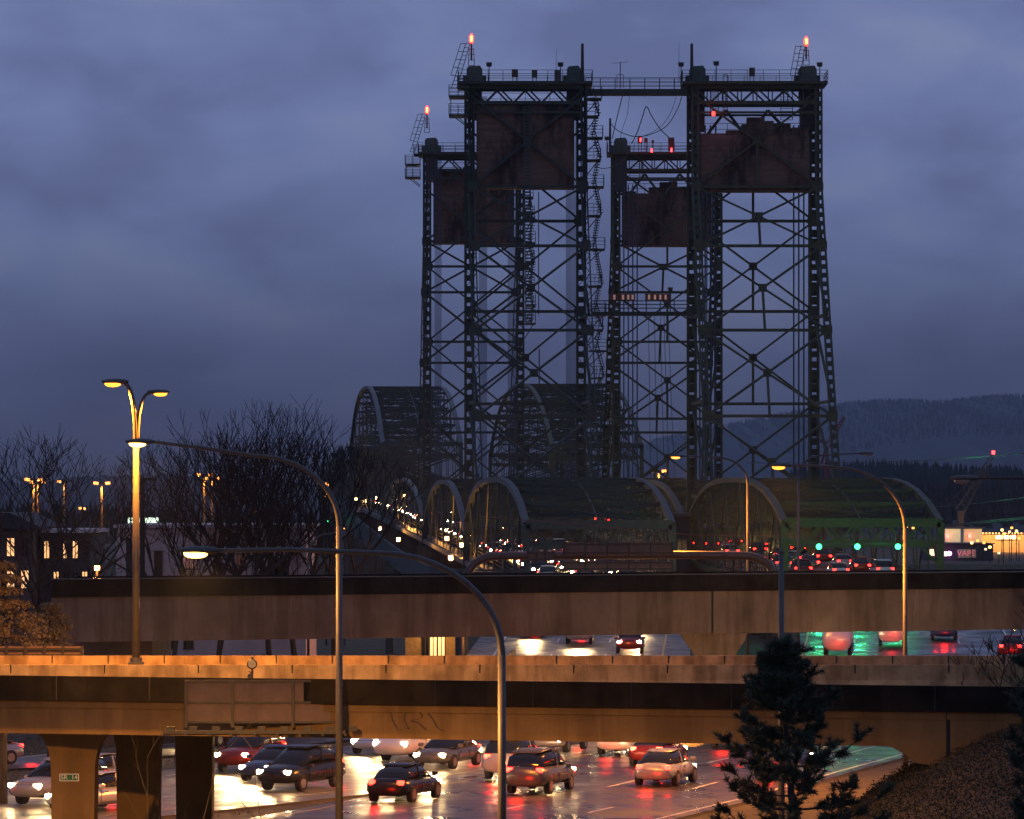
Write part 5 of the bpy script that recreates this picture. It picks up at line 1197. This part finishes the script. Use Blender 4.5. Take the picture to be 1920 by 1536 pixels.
# ---------------------------------------------------------------- vehicles
def loft(secs, n=12, pw=3.2):
    """secs: (x, halfwidth, z0, z1, top_narrowing)"""
    m = MB(); 
    for (x, hw, z0, z1, tn) in secs:
        for k in range(n):
            t = 2*math.pi*(k+.5)/n; c, s = math.cos(t), math.sin(t); cc = math.copysign(abs(c)**(2/pw), c); ss = math.copysign(abs(s)**(2/pw), s)
            zz = (z0+z1)/2+(z1-z0)/2*ss; w = hw*(1-tn*max(0, ss)); m.v.append((x, w*cc, zz))
    for i in range(len(secs)-1):
        for k in range(n): m.f.append((i*n+k, i*n+(k+1)%n, (i+1)*n+(k+1)%n, (i+1)*n+k)); m.m.append(0)
    m.f += [tuple(reversed(range(n))), tuple((len(secs)-1)*n+k for k in range(n))]; m.m += [0,0]; return m
def vehicle(kind, paint, lights):
    T = thing('car' if kind != 'van' else 'van', None, 'car' if kind != 'van' else 'van'); lit_h, lit_t = lights
    if kind == 'car':
        body = [(-2.22,.62,.42,.80,.05),(-2.12,.84,.28,.95,.08),(-1.5,.90,.24,1.0,.1),(-.6,.91,.22,.98,.1),(.6,.91,.22,.96,.1),(1.5,.89,.24,.90,.12),(2.05,.82,.28,.78,.12),(2.2,.62,.36,.66,.1)]
        cab = [(-1.75,.70,.9,.98,.1),(-1.15,.74,.88,1.38,.2),(-.5,.76,.88,1.46,.2),(.2,.76,.88,1.44,.2),(1.15,.74,.86,.95,.1)]; roof = [(-1.1,.56,1.37,1.43,0),(-.5,.60,1.44,1.49,0),(.15,.59,1.43,1.48,0),(.35,.56,1.38,1.42,0)]; hz_, tz = .64, .80; fx, bx_ = 2.14, -2.17; hw = .66
    elif kind == 'suv':
        body = [(-2.25,.70,.45,1.05,.04),(-2.15,.90,.32,1.16,.06),(-1.2,.94,.28,1.18,.08),(.7,.94,.28,1.15,.08),(1.6,.92,.30,1.08,.1),(2.15,.86,.34,.96,.1),(2.3,.68,.42,.82,.1)]
        cab = [(-2.15,.76,1.1,1.2,.1),(-1.95,.78,1.08,1.68,.16),(-.5,.80,1.08,1.78,.16),(.3,.79,1.08,1.74,.16),(1.15,.77,1.04,1.12,.1)]; roof = [(-1.95,.64,1.68,1.74,0),(-.5,.67,1.77,1.82,0),(.2,.65,1.74,1.79,0),(.42,.62,1.68,1.72,0)]; hz_, tz = .80, 1.0; fx, bx_ = 2.24, -2.2; hw = .70
    else:
        body = [(-2.7,.85,.40,1.2,.02),(-2.6,.98,.32,2.35,.04),(-1.0,1.0,.30,2.45,.05),(.7,1.0,.30,2.42,.05),(1.3,.99,.32,2.1,.06),(1.9,.97,.32,1.25,.08),(2.5,.90,.34,1.05,.1),(2.65,.75,.4,.9,.1)]
        cab = [(.75,.90,1.3,2.2,.1),(1.45,.93,1.2,2.0,.12),(2.05,.90,1.15,1.22,.1)]; roof = [(-2.4,.7,2.36,2.42,0),(0,.75,2.45,2.5,0),(.6,.7,2.42,2.46,0)]; hz_, tz = .85, 1.1; fx, bx_ = 2.58, -2.63; hw = .76
    loft(body).build('body', paint, T, True, True); loft(cab).build('windows', M['glass'], T, True, True); loft(roof, 10).build('roof', paint, T, True, True)
    MB().box(fx-.1,fx+.03,-.42,.42,hz_-.14,hz_+.06).build('grille', M['dark_steel'], T, True, bevel=.02); MB().box(bx_-.045,bx_+.02,-.26,.26,tz-.24,tz-.12).build('number_plate', M['signwhite'], T, True)
    pl = MB(); zt_p = cab[2][3]-.06
    for s in (-1, 1):
        w_ = cab[2][1]
        for px_ in (-.35, ): pl.bar((px_, s*(w_+.03), cab[2][2]+.05), (px_-.03, s*(w_*.86+.0), zt_p), .09, .05)
    pl.build('door_pillars', paint, T, True)
    for s in (-1, 1):
        dm = MB(); hwb = body[3][1]
        for px_ in (-1.05, -.32, .85): dm.bar((px_, s*(hwb+.002), .38), (px_, s*(hwb-.005), .86), .025, .012)
        dm.bar((-1.05, s*(hwb+.003), .38), (.85, s*(hwb+.003), .38), .02, .012); dm.bar((-.62, s*(hwb+.012), .78), (-.46, s*(hwb+.012), .78), .035, .03); dm.bar((.42, s*(hwb+.012), .78), (.58, s*(hwb+.012), .78), .035, .03)
        dm.build('door_seams', M['dark_steel'], T, True)
        MB().box(fx-.14,fx+.05,s*(hw-.06)-.15,s*(hw-.06)+.11,hz_-.08,hz_+.08).build('headlight', M['head'] if lit_h else M['lens_off'], T, True, bevel=.03)
        MB().box(bx_-.04,bx_+.12,s*(hw-.07)-.15,s*(hw-.07)+.11,tz-.08,tz+.10).build('taillight', M['tail'], T, True, bevel=.02)
        MB().box(.75,.95,s*.95-.1,s*.95+.1,.95,1.1).build('mirror', paint, T, True, bevel=.03)
        for wx in (-1.38, 1.38):
            w = MB().tube([(wx,s*.68,.33),(wx,s*.90,.33)], .33, 16).build('wheel', M['tyre'], T, True); MB().tube([(wx,s*.905,.33),(wx,s*.915,.33)], .2, 12).build('rim', M['rim'], w, True)
    if lit_h:
        spot('headlight_beam', T, (fx+.15, 0, hz_), (1, 0, -.085), 2800, (1,.62,.28), 66, .8, .3)
    point('taillight_glow', T, (bx_-1.0, 0, tz-.45), 45 , (1,.012,.004), .25)
    return T
paints = {n: mat(n+'_car_paint', c, .25, .3, .03, 2) for n, c in (('white',(.6,.6,.6)),('silver',(.3,.3,.32)),('black',(.015,.015,.018)),('dark blue',(.02,.04,.12)),('dark red',(.16,.02,.02)),('grey',(.1,.1,.105)))}
protos = {}
def get_proto(kind, col, skip=()):
    if (kind, col) not in protos:
        p = vehicle(kind, paints[col], (True, True)); protos[(kind,col)] = [p, False]
    p = protos[(kind,col)]
    if not p[1]: p[1] = True; return p[0]
    return copy_tree(p[0], None, skip)
def relight(o, beams):
    if not beams:
        for ch in list(o.children):
            if ch.type == 'LIGHT': bpy.data.objects.remove(ch, do_unlink=True)
kinds = ['car','suv','car','car','van','suv','car']; cols = list(paints)
ORD = ['first','second','third','fourth','fifth','sixth','seventh','eighth','ninth','tenth','eleventh','twelfth']
def put(path, D, off, toward, lab, grp, beams=True, kind=None, col=None, rr=random.Random(3)):
    p, ang = lane_pt(path, D, off); kind = kind or rr.choice(kinds); col = col or rr.choice(cols); o = get_proto(kind, col); 
    if not beams: o2 = o; 
    o.location = p+Vector((0,0,.02)); o.rotation_euler = (0,0, ang+(math.pi if toward else 0)); nm = {'car':'saloon car','suv':'tall car','van':'van'}[kind]
    o['label'] = lab.format(c=col+' '+nm); o['category'] = 'van' if kind == 'van' else 'car'; o['group'] = grp; o['_b'] = beams; return o
cars = []
G1, G2 = 'traffic facing the camera on the freeway', 'traffic driving away on the freeway'
plan_white = [(170,3.6,'car','white'),(182,3.6,'suv','black'),(196,3.6,'car','grey'),(208,3.6,'car','silver'),(172,0,'suv','silver'),(186,0,'car','dark blue'),(200,0,'van','white'),(213,0,'suv','black'),(166,-3.6,'car','grey'),(178,-3.6,'car','silver'),(191,-3.6,'suv','dark red'),(204,-3.6,'car','white'),(216,-3.6,'car','black')]
lane_n = {3.6:'nearest', 0:'middle', -3.6:'farthest'}
cnt = {}
for D, off, k, c in plan_white:
    cnt[off] = cnt.get(off,0)+1
    cars.append(put(white_path, D, off, True, 'oncoming {c}, '+ORD[cnt[off]-1]+' from left in the '+lane_n[off]+' lane', G1, True, k, c))
for D, off, k, c in [(196,0,'car','silver'),(212,0,'suv','grey')]:
    cars.append(put(exit_path, D, off, True, '{c} on the exit road behind the grass, '+('left' if D == 196 else 'right')+' of two', 'cars on the exit road', True, k, c))
plan_red = [(172,-5.4,'car','black'),(186,-5.4,'suv','silver'),(203,-5.4,'car','white'),(178,-1.8,'suv','grey'),(196,-1.8,'car','dark red'),(210,-1.8,'car','black'),(184,1.8,'car','silver'),(205,1.8,'van','grey'),(190,5.4,'suv','dark blue')]
lane_r = {-5.4:'median side', -1.8:'second', 1.8:'third', 5.4:'bank side'}; cnt = {}
for D, off, k, c in plan_red:
    cnt[off] = cnt.get(off,0)+1
    cars.append(put(red_path, D, off, False, '{c} driving away, '+ORD[cnt[off]-1]+' nearest in the '+lane_r[off]+' lane', G2, True, k, c))
for i, (D, off) in enumerate([(292,3.4),(300,-.2),(307,-3.8),(312,3.4)]):
    cars.append(put(white_path, D, off, True, 'oncoming {c} between the overpasses, '+('right lane, nearer','middle lane','left lane','right lane, farther')[i]+' one', 'cars in the gap below the far overpass', True))
for i, (D, off) in enumerate([(290,-4.5),(298,-1),(304,2.6)]):
    cars.append(put(red_path, D, off, False, '{c} driving away between the overpasses, '+('leftmost','middle','rightmost')[i]+' of three', 'cars in the gap below the far overpass', True))
for i, (D, off) in enumerate([(288,0),(306,1.2)]):
    cars.append(put(ramp_path, D, off, False, '{c} on the slip road at the far right of the gap, '+('nearer','farther')[i]+' one', 'cars in the gap below the far overpass', True))
# traffic on the two bridges (their lamps are all the photo shows of them)
rr = random.Random(19); k1 = 0
def bridge_car(AX, Wd, D, v, toward, lab, grp):
    o = get_proto(rr.choice(['car','suv','car']), rr.choice(cols), ('wheel','mirror','door_seams','door_pillars','number_plate','grille')); o.location = (AX(D)+v, D, H+interp(ZPROF, D)+.02); o.rotation_euler = (0,0,(-math.pi/2 if toward else math.pi/2)+.065); o['label'] = lab; o['category'] = 'car'; o['group'] = grp; o['_b'] = False; return o
for ln, v in enumerate((2.6, 5.8, 9.0)):
    D = 372+rr.uniform(0,9)
    while D < 800:
        cars.append(bridge_car(LX, WL, D, v, True, 'car with lit headlamps glinting through the left bridge trusses', 'oncoming cars on the left bridge')); D += rr.uniform(6.5,13)
for ln, v in enumerate((2.8, 6.3, 9.8)):
    D = 378+rr.uniform(0,9)
    while D < 640:
        cars.append(bridge_car(RX, WR, D, v, False, 'car with red tail lamps glinting through the right bridge trusses', 'cars going away on the right bridge')); D += rr.uniform(10,22)
for px, py, D, lab in [(668,936,790,'bright lamp at the far left crest of the bridge, leftmost of a close trio'),(686,939,770,'middle lamp of the close trio at the far left crest of the bridge'),(707,934,745,'amber lamp right of the close trio on the left bridge'),(757,931,620,'lone amber lamp beside the low arch beyond the leftmost tower'),(747,1012,520,'amber lamp low behind the leftmost low arch'),(712,991,600,'amber lamp low behind the tall hump post'),(838,1010,475,'amber lamp through the middle low arch, left one'),(866,1022,460,'amber lamp through the middle low arch, right one'),(845,1046,440,'lowest amber lamp through the middle low arch'),(940,1050,415,'amber lamp through the nearest low arch')]:
    T = thing('bridge_lamp', lab, 'lamp', (X(px,D), D, H+interp(ZPROF, D)), 'lamps along the left bridge'); h = Z(py,D)-T.location.z
    MB().tube([(0,.35,-.4),(0,.35,h+.1)], .06, 6).build('post', M['dark_steel'], T, True); MB().tube([(0,0,h-.22),(0,0,h-.12),(0,0,h+.12),(0,0,h+.22)], .24, 10).build('globe', M['warm'] if px < 690 else M['sodium'], T, True)
    point('lamp_light', T, (0,-.5,h), 1500, (1,.42,.08), .2)
# ramp cars
for i, (x, dd, toward) in enumerate([]):
    o = get_proto('car', ('grey','black')[i]); D = dn(x)+dd; o.location = (x, D, ZT-.83); o.rotation_euler = (0,0,-.25); cars.append(o)
    o['label'] = ('grey','black')[i]+' saloon car on the near ramp, only roof and glass above the parapet, '+('left of the floodlight' if i == 0 else 'between the mid lamp pole and the pine'); o['category'] = 'car'; o['group'] = 'cars on the near ramp'; o['_b'] = False
for p, used in protos.values():
    if not used: pass
for o in cars:
    ws = o['label'].split(); o['label'] = ' '.join(ws) if len(ws) <= 16 else ' '.join(w for w in ws if w not in ('the','saloon'))
    relight(o, o['_b']); del o['_b']

# ---------------------------------------------------------------- the damp air
hm_ = bpy.data.materials.new('haze_air'); hm_.use_nodes = True; t = hm_.node_tree; t.nodes.clear()
ho = N(t, 'ShaderNodeOutputMaterial'); hv = N(t, 'ShaderNodeVolumePrincipled'); hv.inputs['Color'].default_value = (.72,.82,.97,1); hv.inputs['Density'].default_value = 0.55e-4; hv.inputs['Anisotropy'].default_value = .5
L(t, hv.outputs[0], ho.inputs['Volume'])
hz_b = MB().box(-7000, 7000, -200, 12500, -11, 300); tag(hz_b.build('haze', hm_), 'thin blue evening haze over the river and hills', 'haze', kind='stuff')
